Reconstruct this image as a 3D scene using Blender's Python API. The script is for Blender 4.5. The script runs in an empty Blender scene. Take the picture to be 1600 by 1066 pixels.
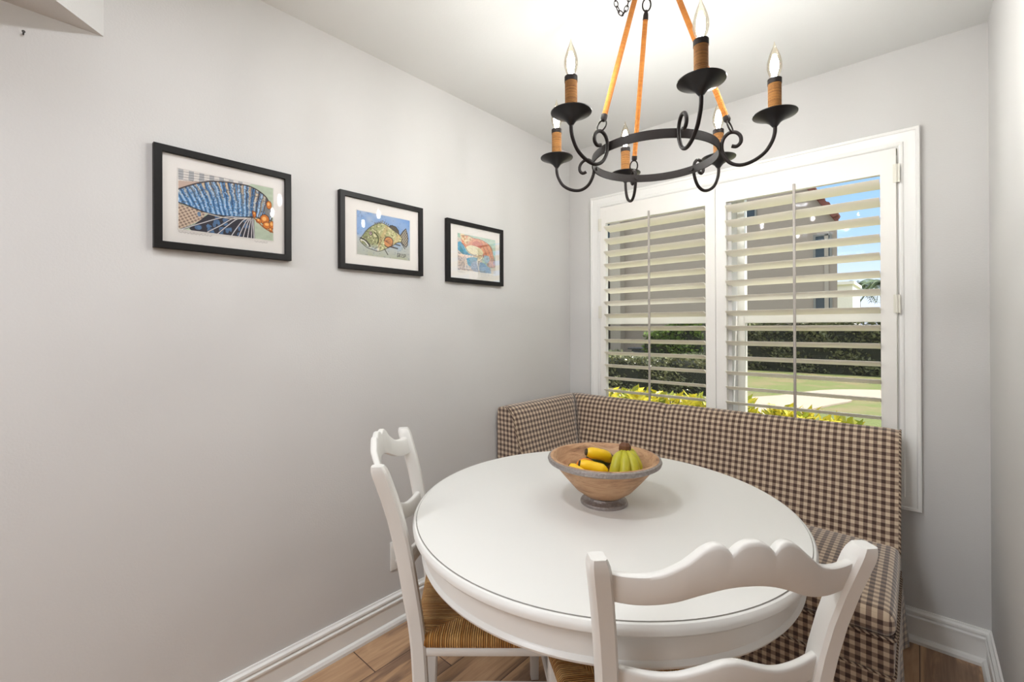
import bpy, bmesh, math, random
import numpy as np
from mathutils import Vector, Matrix
PI = math.pi
sc = bpy.context.scene
COL = sc.collection
rnd = random.Random(7)

# ------------------------------------------------------------------ camera
cam_d = bpy.data.cameras.new('camera'); cam = bpy.data.objects.new('camera', cam_d); COL.objects.link(cam)
YAW, PITCH, ROLL = 0.7309, 0.0013, -0.0046
CAM = Vector((1.7089, -2.4818, 1.292))
fwd = Vector((-math.sin(YAW)*math.cos(PITCH), math.cos(YAW)*math.cos(PITCH), math.sin(PITCH)))
rt = Vector((math.cos(YAW), math.sin(YAW), 0)); up = rt.cross(fwd)
r2 = rt*math.cos(ROLL) + up*math.sin(ROLL); u2 = -rt*math.sin(ROLL) + up*math.cos(ROLL)
M = Matrix((r2, u2, -fwd)).transposed().to_4x4(); M.translation = CAM
cam.matrix_world = M
cam_d.sensor_width = 36; cam_d.lens = 36*706.61/1600; cam_d.shift_y = -23.07/1600
cam_d.clip_start = 0.02; cam_d.clip_end = 400
sc.camera = cam
vs = sc.view_settings
vs.view_transform = 'Standard'; vs.look = 'None'; vs.gamma = 1; vs.exposure = 0.09
vs.use_curve_mapping = False

# ------------------------------------------------------------------ node helpers
def s2l(c):
    return tuple((x/255/12.92 if x/255 <= .04045 else ((x/255+.055)/1.055)**2.4) for x in c)
def C4(c): return (*s2l(c), 1)

class NT:
    def __init__(s, nt): s.nt = nt; s.nt.nodes.clear()
    def n(s, t, inputs=None, **kw):
        nd = s.nt.nodes.new(t)
        for k, v in kw.items(): setattr(nd, k, v)
        for k, v in (inputs or {}).items(): s.put(nd.inputs[k], v)
        return nd
    def put(s, sock, v):
        if isinstance(v, bpy.types.NodeSocket): s.nt.links.new(v, sock)
        else: sock.default_value = v
    def math(s, op, a, b=0.0, c=0.0):
        nd = s.nt.nodes.new('ShaderNodeMath'); nd.operation = op
        for i, v in enumerate((a, b, c)): s.put(nd.inputs[i], v)
        return nd.outputs[0]
    def mix(s, f, a, b, bt='MIX'):
        nd = s.nt.nodes.new('ShaderNodeMix'); nd.data_type = 'RGBA'; nd.blend_type = bt
        s.put(nd.inputs[0], f); s.put(nd.inputs[6], a); s.put(nd.inputs[7], b)
        return nd.outputs[2]
    def ramp(s, f, stops):
        nd = s.nt.nodes.new('ShaderNodeValToRGB'); s.put(nd.inputs[0], f)
        e = nd.color_ramp.elements
        while len(e) < len(stops): e.new(.5)
        for i, (p, c) in enumerate(stops): e[i].position = p; e[i].color = c
        return nd.outputs[0]
    def noise(s, vec, scale, detail=3, rough=.5):
        nd = s.n('ShaderNodeTexNoise', {'Scale': scale, 'Detail': detail, 'Roughness': rough})
        if vec is not None: s.put(nd.inputs['Vector'], vec)
        return nd.outputs['Fac']

def mat(name, color, rough=.5, metal=0.0, bump=0.0, bscale=200, var=0.0, vscale=8, spec=.5, sheen=0, coat=0):
    m = bpy.data.materials.new(name); m.use_nodes = True; t = NT(m.node_tree)
    p = t.n('ShaderNodeBsdfPrincipled', {'Roughness': rough, 'Metallic': metal, 'Specular IOR Level': spec, 'Sheen Weight': sheen, 'Coat Weight': coat})
    tc = t.n('ShaderNodeTexCoord').outputs['Object']
    col = C4(color)
    if var:
        f = t.noise(tc, vscale, 4, .6)
        col = t.mix(f, tuple([x*(1-var) for x in col[:3]]+[1]), tuple([min(1, x*(1+var)) for x in col[:3]]+[1]))
    t.put(p.inputs['Base Color'], col)
    if bump:
        b = t.n('ShaderNodeBump', {'Strength': bump, 'Distance': .002, 'Height': t.noise(tc, bscale, 2)})
        t.put(p.inputs['Normal'], b.outputs[0])
    o = t.n('ShaderNodeOutputMaterial'); t.put(o.inputs[0], p.outputs[0])
    return m

def glass_mat(name, refl=1.0, tint=(255, 255, 255)):
    m = bpy.data.materials.new(name); m.use_nodes = True; t = NT(m.node_tree)
    tr = t.n('ShaderNodeBsdfTransparent', {'Color': C4(tint)}); gl = t.n('ShaderNodeBsdfGlossy', {'Roughness': .02})
    fr = t.math('MULTIPLY', t.n('ShaderNodeFresnel', {'IOR': 1.45}).outputs[0], refl)
    mx = t.n('ShaderNodeMixShader', {0: fr, 1: tr.outputs[0], 2: gl.outputs[0]})
    o = t.n('ShaderNodeOutputMaterial'); t.put(o.inputs[0], mx.outputs[0]); return m

def emit_mat(name, color, s):
    m = bpy.data.materials.new(name); m.use_nodes = True; t = NT(m.node_tree)
    e = t.n('ShaderNodeEmission', {'Color': C4(color), 'Strength': s})
    o = t.n('ShaderNodeOutputMaterial'); t.put(o.inputs[0], e.outputs[0]); return m

# ------------------------------------------------------------------ world: gradient sky with thin cloud
w = bpy.data.worlds.new('sky'); sc.world = w; w.use_nodes = True; t = NT(w.node_tree)
g = t.n('ShaderNodeTexCoord').outputs['Generated']
sx = t.n('ShaderNodeSeparateXYZ', {0: g})
sky = t.ramp(sx.outputs['Z'], [(0.0, C4((236, 244, 255))), (.07, C4((222, 237, 255))), (.16, C4((178, 214, 255))), (.28, C4((146, 194, 248))), (.5, (1.7, 1.8, 1.95, 1))])
cl = t.noise(g, 3.0, 5, .6)
sky = t.mix(t.ramp(cl, [(.52, (0, 0, 0, 1)), (.8, (.7, .7, .7, 1))]), sky, C4((245, 248, 255)))
bg = t.n('ShaderNodeBackground', {'Color': sky, 'Strength': 1.15})
o = t.n('ShaderNodeOutputWorld'); t.put(o.inputs[0], bg.outputs[0])

# ------------------------------------------------------------------ sun and added out-of-view fill lights
sd = bpy.data.lights.new('sun', 'SUN'); sd.energy = 7.0; sd.angle = .02; sd.color = (1, .96, .88)
so = bpy.data.objects.new('sun', sd); COL.objects.link(so)
so.rotation_euler = Vector((.75, .14, 1.25)).to_track_quat('Z', 'Y').to_euler(); so.location = (6, 4, 12)
CEIL = 2.44
PANELS = [(.85, -3.7), (.85, -5.5), (3.2, -4.2), (3.2, -5.8)]  # fill panels added behind the camera to brighten the nook
PANEL_W = [26, 22, 5, 5]
LIGHT_RGB = (.925, .96, 1.005)
for (x, y), pw in zip(PANELS, PANEL_W):
    a = bpy.data.lights.new('fill_panel_lamp', 'AREA'); a.shape = 'RECTANGLE'; a.size = .56; a.size_y = 1.1; a.energy = pw
    a.color = LIGHT_RGB
    ao = bpy.data.objects.new('fill_panel_lamp', a); COL.objects.link(ao); ao.location = (x, y, CEIL-.062)
DOWN = [(.90, -2.25)]; DOWN_W = 8.5  # fill downlight added above the view to lift table and walls
for (x, y) in DOWN:
    a = bpy.data.lights.new('fill_downlight_lamp', 'AREA'); a.shape = 'DISK'; a.size = .15; a.energy = DOWN_W; a.color = LIGHT_RGB
    ao = bpy.data.objects.new('fill_downlight_lamp', a); COL.objects.link(ao); ao.location = (x, y, CEIL-.012)
BULB_L = 545

# ------------------------------------------------------------------ mesh helpers
class MB:
    def __init__(s): s.v = []; s.f = []; s.m = []; s.uv = []; s.has_uv = False
    def add(s, vs, fs, mi=0, uvs=None):
        b = len(s.v); s.v += [tuple(v) for v in vs]
        for i, f in enumerate(fs):
            s.f.append([b+k for k in f]); s.m.append(mi)
            if uvs is not None: s.uv.append(uvs[i]); s.has_uv = True
            else: s.uv.append([(0, 0)]*len(f))
        return s
    def box(s, x0, x1, y0, y1, z0, z1, mi=0):
        vs = [(x, y, z) for x in (x0, x1) for y in (y0, y1) for z in (z0, z1)]
        fs = [(0, 1, 3, 2), (4, 6, 7, 5), (0, 4, 5, 1), (2, 3, 7, 6), (0, 2, 6, 4), (1, 5, 7, 3)]
        return s.add(vs, fs, mi)
    def rings(s, rings, closed=True, cap=True, mi=0, uvf=None, loop=False):
        n = len(rings[0]); vs = [p for r in rings for p in r]; fs = []; m = len(rings); uv = [] if uvf else None
        for i in range(m if loop else m-1):
            i2 = (i+1) % m
            for j in range(n if closed else n-1):
                k = (j+1) % n
                fs.append((i*n+j, i*n+k, i2*n+k, i2*n+j))
                if uvf: uv.append([uvf(i, j), uvf(i, j+1), uvf(i+1, j+1), uvf(i+1, j)])
        if cap and closed and not loop:
            fs.append(tuple(range(n))[::-1]); fs.append(tuple((m-1)*n+q for q in range(n)))
            if uvf: uv += [[uvf(0, q) for q in range(n)]]*2
        return s.add(vs, fs, mi, uv)
    def tube(s, pts, r, n=10, mi=0, cap=True, loop=False, flat=1.0):
        pts = [Vector(p) for p in pts]; m = len(pts)
        rr = r if isinstance(r, (list, tuple)) else [r]*m
        rings = []; nrm = None
        for i in range(m):
            if loop: d = pts[(i+1) % m]-pts[i-1]
            else: d = pts[min(i+1, m-1)]-pts[max(i-1, 0)]
            d.normalize()
            if nrm is None:
                nrm = d.orthogonal().normalized()
                if abs(d.z) < .9: nrm = d.cross(Vector((0, 0, 1))).normalized()
            nrm = (nrm-d*nrm.dot(d)).normalized(); b = d.cross(nrm)
            rings.append([pts[i]+(nrm*math.cos(2*PI*k/n)+b*math.sin(2*PI*k/n)*flat)*rr[i] for k in range(n)])
        return s.rings(rings, True, cap, mi, None, loop)
    def lathe(s, prof, c=(0, 0, 0), n=48, mi=0, mats=None, sx=1, sy=1):
        rings = [[(c[0]+r*math.cos(2*PI*k/n)*sx, c[1]+r*math.sin(2*PI*k/n)*sy, c[2]+z) for k in range(n)] for r, z in prof]
        if mats is None: return s.rings(rings, True, False, mi)
        for i in range(len(rings)-1): s.rings(rings[i:i+2], True, False, mats[i])
        return s
    def rectframe(s, c0, c1, prof, mapf, mi=0):
        # profile points (inset, height) swept round rectangle c0..c1 with mitred corners
        rings = []
        for (ins, h) in prof:
            rings.append([mapf(c0[0]+ins, c0[1]+ins, h), mapf(c1[0]-ins, c0[1]+ins, h), mapf(c1[0]-ins, c1[1]-ins, h), mapf(c0[0]+ins, c1[1]-ins, h)])
        return s.rings(rings, True, False, mi)
    def build(s, name, mats, parent=None, smooth=35, bevel=0, bseg=2, loc=None, fixn=True, sub=0):
        me = bpy.data.meshes.new(name); me.from_pydata(s.v, [], s.f)
        if not isinstance(mats, (list, tuple)): mats = [mats]
        for m_ in mats: me.materials.append(m_)
        me.polygons.foreach_set('material_index', s.m)
        if s.has_uv:
            l = me.uv_layers.new(name='UVMap'); flat = [c for f in s.uv for q in f for c in q]
            l.data.foreach_set('uv', flat)
        if fixn:
            bm = bmesh.new(); bm.from_mesh(me)
            bmesh.ops.remove_doubles(bm, verts=bm.verts, dist=1e-5)
            bmesh.ops.recalc_face_normals(bm, faces=bm.faces)
            if bevel:
                eds = [e for e in bm.edges if len(e.link_faces) == 2 and e.calc_face_angle(0) > .5]
                bmesh.ops.bevel(bm, geom=eds, offset=bevel, segments=bseg, affect='EDGES', profile=.5)
            bm.to_mesh(me); bm.free()
        if smooth:
            me.shade_smooth(); me.set_sharp_from_angle(angle=math.radians(smooth))
        o = bpy.data.objects.new(name, me); COL.objects.link(o)
        if parent: o.parent = parent
        if loc: o.location = loc
        return o

def tag(o, label=None, cat=None, group=None, kind=None):
    for k, v in (('label', label), ('category', cat), ('group', group), ('kind', kind)):
        if v: o[k] = v
    return o
def empty(name, label, cat, loc=(0, 0, 0), rz=0, group=None):
    o = bpy.data.objects.new(name, None); COL.objects.link(o); o.location = loc; o.rotation_euler = (0, 0, rz); o.empty_display_size = .1
    return tag(o, label, cat, group)
def copy_tree(o, parent=None):
    c = o.copy(); COL.objects.link(c)
    if parent: c.parent = parent
    for ch in list(o.children): copy_tree(ch, c)
    return c
def smooth_curve(pts, n=8, loop=False):
    P = [Vector(p) for p in pts]; out = []; m = len(P)
    for i in range(m if loop else m-1):
        if loop: a, b, c, d = P[i-1], P[i], P[(i+1) % m], P[(i+2) % m]
        else: a, b, c, d = P[max(i-1, 0)], P[i], P[i+1], P[min(i+2, m-1)]
        for k in range(n):
            t = k/n
            out.append(.5*((2*b)+(-a+c)*t+(2*a-5*b+4*c-d)*t*t+(-a+3*b-3*c+d)*t**3))
    if not loop: out.append(P[-1])
    return out

# ------------------------------------------------------------------ materials
def wall_mat():
    m = mat('wall_paint', (207, 205, 203), .85, bump=.22, bscale=160, spec=.2); return m
WALL = wall_mat()
CEILM = mat('ceiling_paint', (220, 220, 218), .9, bump=.15, bscale=120, spec=.2)
TRIM = mat('trim_white', (236, 235, 232), .35, spec=.4)
SHUT = mat('shutter_white', (236, 233, 228), .4, spec=.4)
LOUV = mat('louver_white', (250, 245, 232), .4, spec=.4)
ROD = mat('tilt_rod_grey', (172, 165, 158), .5)
HINGE = mat('hinge_white', (225, 222, 210), .35)
VINYL = mat('window_vinyl', (238, 236, 228), .4)
GLASS = glass_mat('window_glass', .12)
FRAMEB = mat('frame_black', (24, 22, 22), .45, bump=.1, bscale=60, spec=.22)
MATB = mat('mat_board', (226, 221, 216), .8)
PGLASS = glass_mat('picture_glass', .33)
IRON = mat('black_iron', (30, 23, 21), .6, spec=.22, bump=.25, bscale=90, var=.25, vscale=30)
BOBE = mat('bobeche_black', (24, 24, 27), .32, spec=.5)
WHITEP = mat('white_paint', (226, 224, 219), .36, bump=.08, bscale=40, var=.03, vscale=10)
TABLEP = mat('table_white', (232, 231, 227), .32, bump=.04, bscale=60)
WEAR = mat('paint_wear', (150, 146, 140), .7, var=.3, vscale=60)
PLASTIC = mat('outlet_plastic', (235, 234, 230), .35)
METAL = mat('pewter', (158, 150, 146), .42, metal=.6, bump=1.0, bscale=160, var=.5, vscale=110)

def floor_mat():
    m = bpy.data.materials.new('plank_floor'); m.use_nodes = True; t = NT(m.node_tree)
    tc = t.n('ShaderNodeTexCoord').outputs['Object']; s = t.n('ShaderNodeSeparateXYZ', {0: tc})
    x, y = s.outputs['X'], s.outputs['Y']
    W = .19
    row = t.math('FLOOR', t.math('DIVIDE', x, W))
    rx = t.n('ShaderNodeTexWhiteNoise', {'W': row}, noise_dimensions='1D').outputs['Value']
    yy = t.math('ADD', t.math('DIVIDE', y, 1.25), t.math('MULTIPLY', rx, 7.3))
    idx = t.math('ADD', t.math('MULTIPLY', row, 13.7), t.math('FLOOR', yy))
    wn = t.n('ShaderNodeTexWhiteNoise', {'W': idx}, noise_dimensions='1D').outputs['Value']
    vec = t.n('ShaderNodeCombineXYZ', {'X': t.math('MULTIPLY', x, 7.0), 'Y': t.math('MULTIPLY', y, .9), 'Z': t.math('MULTIPLY', wn, 40)}).outputs[0]
    n1 = t.n('ShaderNodeTexNoise', {'Vector': vec, 'Scale': 1.5, 'Detail': 4, 'Roughness': .55, 'Distortion': 1.2}).outputs['Fac']
    vec2 = t.n('ShaderNodeCombineXYZ', {'X': t.math('MULTIPLY', x, 60.0), 'Y': t.math('MULTIPLY', y, 3), 'Z': wn}).outputs[0]
    n2 = t.noise(vec2, 2.0, 3)
    base = t.ramp(n1, [(.34, C4((112, 88, 74))), (.43, C4((138, 108, 88))), (.485, C4((198, 158, 120))), (.58, C4((218, 178, 138))), (.64, C4((192, 152, 116))), (.70, C4((136, 104, 84)))])
    base = t.mix(.25, base, t.ramp(n2, [(.3, C4((120, 90, 70))), (.7, C4((205, 170, 135)))]), 'MIX')
    base = t.mix(t.math('MULTIPLY', wn, .32), base, C4((158, 128, 104)))
    fx = t.math('FRACT', t.math('DIVIDE', x, W)); fy = t.math('FRACT', yy)
    ex = t.math('LESS_THAN', t.math('ABSOLUTE', t.math('SUBTRACT', fx, .5)), .492)
    ey = t.math('LESS_THAN', t.math('ABSOLUTE', t.math('SUBTRACT', fy, .5)), .4985)
    seam = t.math('MULTIPLY', ex, ey)
    base = t.mix(seam, C4((84, 62, 50)), base)
    p = t.n('ShaderNodeBsdfPrincipled', {'Base Color': base, 'Roughness': .42, 'Specular IOR Level': .4})
    b = t.n('ShaderNodeBump', {'Strength': .3, 'Distance': .002, 'Height': seam}); t.put(p.inputs['Normal'], b.outputs[0])
    o = t.n('ShaderNodeOutputMaterial'); t.put(o.inputs[0], p.outputs[0]); return m
FLOOR = floor_mat()

def gingham_mat(name='gingham_fabric', per=.027):
    m = bpy.data.materials.new(name); m.use_nodes = True; t = NT(m.node_tree)
    uv = t.n('ShaderNodeTexCoord').outputs['UV']; s = t.n('ShaderNodeSeparateXYZ', {0: uv})
    def stripe(c):
        f = t.math('FRACT', t.math('DIVIDE', c, per))
        a = t.math('ABSOLUTE', t.math('SUBTRACT', f, .5))
        nd = t.n('ShaderNodeMapRange', {'Value': a, 'From Min': .225, 'From Max': .275, 'To Min': 1.0, 'To Max': 0.0})
        return nd.outputs[0]
    a, b = stripe(s.outputs['X']), stripe(s.outputs['Y'])
    c = t.mix(a, C4((206, 186, 160)), C4((138, 116, 100)))
    c = t.mix(b, c, t.mix(a, C4((146, 124, 107)), C4((72, 52, 44))))
    n = t.noise(uv, 900, 2); c = t.mix(.12, c, t.ramp(n, [(.3, (0, 0, 0, 1)), (.7, (1, 1, 1, 1))]), 'OVERLAY')
    p = t.n('ShaderNodeBsdfPrincipled', {'Base Color': c, 'Roughness': .75, 'Sheen Weight': .6, 'Specular IOR Level': .25})
    bb = t.n('ShaderNodeBump', {'Strength': .15, 'Distance': .001, 'Height': n}); t.put(p.inputs['Normal'], bb.outputs[0])
    o = t.n('ShaderNodeOutputMaterial'); t.put(o.inputs[0], p.outputs[0]); return m
GING = gingham_mat()

def rush_mat():
    m = bpy.data.materials.new('woven_rush'); m.use_nodes = True; t = NT(m.node_tree)
    uv = t.n('ShaderNodeTexCoord').outputs['UV']; s = t.n('ShaderNodeSeparateXYZ', {0: uv})
    f = t.math('DIVIDE', s.outputs['X'], .0062)
    idx = t.math('FLOOR', f); fr = t.math('FRACT', f)
    wn = t.n('ShaderNodeTexWhiteNoise', {'W': idx}, noise_dimensions='1D').outputs['Value']
    v2 = t.n('ShaderNodeCombineXYZ', {'X': idx, 'Y': t.math('MULTIPLY', s.outputs['Y'], 25.0), 'Z': 0.0}).outputs[0]
    n = t.noise(v2, 1.0, 3, .7)
    c = t.mix(wn, C4((176, 118, 44)), C4((226, 180, 112)))
    c = t.mix(t.ramp(n, [(.35, (0, 0, 0, 1)), (.7, (1, 1, 1, 1))]), t.mix(.6, c, C4((128, 80, 30))), c)
    h = t.math('SINE', t.math('MULTIPLY', fr, PI))
    c = t.mix(t.ramp(h, [(0.0, (1, 1, 1, 1)), (.45, (0, 0, 0, 1))]), c, C4((84, 50, 20)))
    p = t.n('ShaderNodeBsdfPrincipled', {'Base Color': c, 'Roughness': .55})
    bb = t.n('ShaderNodeBump', {'Strength': .9, 'Distance': .003, 'Height': h}); t.put(p.inputs['Normal'], bb.outputs[0])
    o = t.n('ShaderNodeOutputMaterial'); t.put(o.inputs[0], p.outputs[0]); return m
RUSH = rush_mat()

def rope_mat(name, c0, c1, zscale=260):
    m = bpy.data.materials.new(name); m.use_nodes = True; t = NT(m.node_tree)
    uv = t.n('ShaderNodeTexCoord').outputs['UV']; s = t.n('ShaderNodeSeparateXYZ', {0: uv})
    ph = t.math('ADD', t.math('MULTIPLY', s.outputs['Y'], zscale), s.outputs['X'])
    fr = t.math('FRACT', ph); h = t.math('SINE', t.math('MULTIPLY', fr, PI))
    wn = t.n('ShaderNodeTexWhiteNoise', {'W': t.math('FLOOR', ph)}, noise_dimensions='1D').outputs['Value']
    n = t.noise(t.n('ShaderNodeTexCoord').outputs['Object'], 160, 3, .7)
    c = t.mix(t.math('MULTIPLY', t.math('ADD', wn, n), .5), C4(c0), C4(c1))
    c = t.mix(t.ramp(h, [(0.0, (.75, .75, .75, 1)), (.4, (0, 0, 0, 1))]), c, tuple([x*.4 for x in C4(c0)[:3]]+[1]))
    p = t.n('ShaderNodeBsdfPrincipled', {'Base Color': c, 'Roughness': .8})
    bb = t.n('ShaderNodeBump', {'Strength': .7, 'Distance': .002, 'Height': h}); t.put(p.inputs['Normal'], bb.outputs[0])
    o = t.n('ShaderNodeOutputMaterial'); t.put(o.inputs[0], p.outputs[0]); return m
ROPE = rope_mat('golden_rope', (150, 84, 18), (184, 116, 38))
TWINE = rope_mat('brown_twine', (112, 70, 28), (168, 116, 56))

def wood_bowl_mat():
    m = bpy.data.materials.new('mango_wood'); m.use_nodes = True; t = NT(m.node_tree)
    tc = t.n('ShaderNodeTexCoord').outputs['Object']
    mp = t.n('ShaderNodeMapping', {'Vector': tc, 'Scale': (6, 6, 26)}).outputs[0]
    n = t.n('ShaderNodeTexNoise', {'Vector': mp, 'Scale': 1.6, 'Detail': 5, 'Roughness': .6, 'Distortion': .8}).outputs['Fac']
    c = t.ramp(n, [(.30, C4((118, 82, 56))), (.42, C4((170, 128, 92))), (.56, C4((198, 158, 120))), (.64, C4((176, 132, 96))), (.8, C4((150, 108, 76)))])
    p = t.n('ShaderNodeBsdfPrincipled', {'Base Color': c, 'Roughness': .5})
    o = t.n('ShaderNodeOutputMaterial'); t.put(o.inputs[0], p.outputs[0]); return m
WOOD = wood_bowl_mat()

# ------------------------------------------------------------------ room shell
WX = 1.913; YB = -7.0; XE = 5.0; YR = -1.15; T = .15
W1 = (.155, .915); W2 = (1.00, 1.655); WZ = (.60, 2.03)      # window openings in the back wall
b = MB()
b.box(-.1, W1[0], 0, T, -.15, CEIL); b.box(W1[1], W2[0], 0, T, -.15, CEIL); b.box(W2[1], 2.1, 0, T, -.15, CEIL)
b.box(W1[0], W1[1], 0, T, -.15, WZ[0]); b.box(W2[0], W2[1], 0, T, -.15, WZ[0])
b.box(W1[0], W1[1], 0, T, WZ[1], CEIL); b.box(W2[0], W2[1], 0, T, WZ[1], CEIL)
tag(b.build('wall_back', WALL, smooth=0, fixn=False), kind='structure')
tag(MB().box(-.1, 0, YB, 0, -.15, CEIL).build('wall_left', WALL, smooth=0), kind='structure')
tag(MB().box(WX, WX+.12, YR, 0, -.15, CEIL).build('wall_right', WALL, smooth=0), kind='structure')
tag(MB().box(WX+.12, XE, YR, YR+.12, -.15, CEIL).build('wall_kitchen', WALL, smooth=0), kind='structure')
tag(MB().box(XE, XE+.1, YB, YR+.12, -.15, CEIL).build('wall_east', WALL, smooth=0), kind='structure')
tag(MB().box(-.1, XE+.1, YB-.1, YB, -.15, CEIL).build('wall_rear', WALL, smooth=0), kind='structure')
tag(MB().box(-.1, XE+.1, YB-.1, T, -.15, 0).build('floor', FLOOR, smooth=0), kind='structure')
tag(MB().box(-.1, XE+.1, YB-.1, T, CEIL, CEIL+.1).build('ceiling', CEILM, smooth=0), kind='structure')
# dropped soffit with a diagonal front in the near corner
sz = 2.118; ys = -2.299
fp = [(0, ys), (.46, ys-.46), (.46, -6.0), (0, -6.0)]
b = MB(); b.rings([[(x, y, sz) for x, y in fp], [(x, y, CEIL) for x, y in fp]])
tag(b.build('ceiling_soffit', WALL, smooth=0), kind='structure')

# baseboards
bp = [(0, 0), (.030, 0), (.030, .012), (.024, .022), (.016, .026), (.015, .026), (.015, .094), (.020, .096), (.020, .102), (.012, .106), (.012, .112), (.017, .115), (.016, .122), (.008, .127), (.006, .133), (0, .133)]
def baseboard(name, f0, f1):
    m = MB(); m.rings([[f0(d, z) for d, z in bp], [f1(d, z) for d, z in bp]])
    tag(m.build(name, TRIM, smooth=25), kind='structure')
baseboard('baseboard_left', lambda d, z: (d, YB, z), lambda d, z: (d, -d, z))
baseboard('baseboard_back', lambda d, z: (d, -d, z), lambda d, z: (WX-d, -d, z))
baseboard('baseboard_right', lambda d, z: (WX-d, -d, z), lambda d, z: (WX-d, YR, z))

# window casing, one mitred moulding round both shutters
casing = [(0, .0), (0, .021), (.003, .024), (.012, .024), (.015, .020), (.020, .019), (.028, .016), (.040, .014), (.050, .015), (.054, .019), (.060, .020), (.066, .018), (.070, .012), (.072, .012), (.072, .0)]
b = MB(); b.rectframe((.172, .532), (1.720, 2.100), casing, lambda x, z, h: (x, -h, z))
tag(b.build('trim_window_casing', TRIM, smooth=25), kind='structure')
# shutter L frame between casing and panels
b = MB(); b.rectframe((.2445, .6045), (1.6475, 2.0275), [(0, -.0), (0, .010), (.0, .010), (-.003, .012)], lambda x, z, h: (x, -h, z))

# windows: vinyl single-hung sashes set in the outer half of the wall
def window(n, x0, x1):
    f = MB(); y0, y1 = .10, .145; s = .035
    z0, z1 = WZ
    f.box(x0, x0+s, y0, y1, z0, z1); f.box(x1-s, x1, y0, y1, z0, z1); f.box(x0+s, x1-s, y0, y1, z1-s, z1); f.box(x0+s, x1-s, y0, y1, z0, z0+s)
    o = tag(f.build('window_%d' % n, VINYL, smooth=0, fixn=False), kind='structure')
    r = MB(); r.box(x0+s, x1-s, y0-.012, y1-.005, 1.306, 1.350); r.build('meeting_rail', VINYL, o, smooth=0, bevel=.003)
    g = MB(); g.box(x0+s, x1-s, .122, .126, 1.35, z1-s); g.box(x0+s, x1-s, .108, .112, z0+s, 1.306)
    g.build('window_pane', GLASS, o, smooth=0)
    k = MB(); k.add([(x0+s, .135, z0+s), (x1-s, .135, z0+s), (x1-s, .135, 1.306), (x0+s, .135, 1.306)], [(0, 1, 2, 3)])
    k.build('insect_screen', SCREEN, o, smooth=0)
    return o
SCREEN = bpy.data.materials.new('insect_screen'); SCREEN.use_nodes = True; t = NT(SCREEN.node_tree)
tr = t.n('ShaderNodeBsdfTransparent'); df = t.n('ShaderNodeBsdfDiffuse', {'Color': C4((70, 68, 66))})
mx = t.n('ShaderNodeMixShader', {0: .36, 1: tr.outputs[0], 2: df.outputs[0]}); o = t.n('ShaderNodeOutputMaterial'); t.put(o.inputs[0], mx.outputs[0])
window(1, *W1); window(2, *W2)

# ------------------------------------------------------------------ plantation shutters
def shutter(label, x0, x1, so, hinge_side):
    root = empty('window_shutter', label, 'shutter', ((x0+x1)/2, -.014, .62), group='plantation shutters on the window')
    cx = (x0+x1)/2; L = lambda x: x-cx; z = lambda q: q-.62
    f = MB(); y0, y1 = -.014, .014; oz0, oz1 = .70, 1.926
    f.box(L(x0), L(so[0]), y0, y1, z(.622), z(2.024)); f.build('stile', SHUT, root, smooth=0)
    f = MB(); f.box(L(so[1]), L(x1), y0, y1, z(.622), z(2.024)); f.build('stile', SHUT, root, smooth=0)
    r = MB(); r.box(L(so[0]), L(so[1]), y0+.001, y1-.001, z(oz1), z(2.024)); r.build('rail', SHUT, root, smooth=0); r = MB(); r.box(L(so[0]), L(so[1]), y0+.001, y1-.001, z(.622), z(oz0))
    r.build('rail', SHUT, root, smooth=0)
    hw, ht = .0445, .0055; tilt = math.radians(16)
    n = 16; sec = []
    for k in range(n):
        a = 2*PI*k/n; y = math.cos(a)*hw; q = math.sin(a)*ht*(1 if abs(math.cos(a)) < .9 else .8)
        sec.append((y*math.cos(tilt)+q*math.sin(tilt), -y*math.sin(tilt)+q*math.cos(tilt)))
    for k in range(16):
        zc = 1.889-.0762*k
        l = MB(); l.rings([[(L(so[0])+.0015, y, zz) for y, zz in sec], [(L(so[1])-.0015, y, zz) for y, zz in sec]])
        o_ = l.build('louver', LOUV, root, smooth=50); o_.location = (0, 0, z(zc))
    rd = MB(); rx = L((so[0]+so[1])/2)
    rd.box(rx-.0055, rx+.0055, -.054, -.0445, z(.74), z(1.945))
    rd.build('tilt_rod', ROD, root, bevel=.002)
    for hz in (1.92, 1.38, .75):
        h = MB(); hx = L(x1)+.001 if hinge_side > 0 else L(x0)-.001
        h.tube([(hx, y0-.002, z(hz-.038)), (hx, y0-.002, z(hz+.038))], .0045, 10)
        h.box(hx-.011, hx+.011, y0-.0035, y0-.0002, z(hz-.038), z(hz+.038))
        h.build('hinge', HINGE, root)
    return root
shutter('left white plantation shutter with open louvers, beside the left wall', .246, .9285, (.284, .879), -1)
shutter('right white plantation shutter with open louvers, the wider one showing blue sky', .9305, 1.6455, (.982, 1.594), 1)

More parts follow.
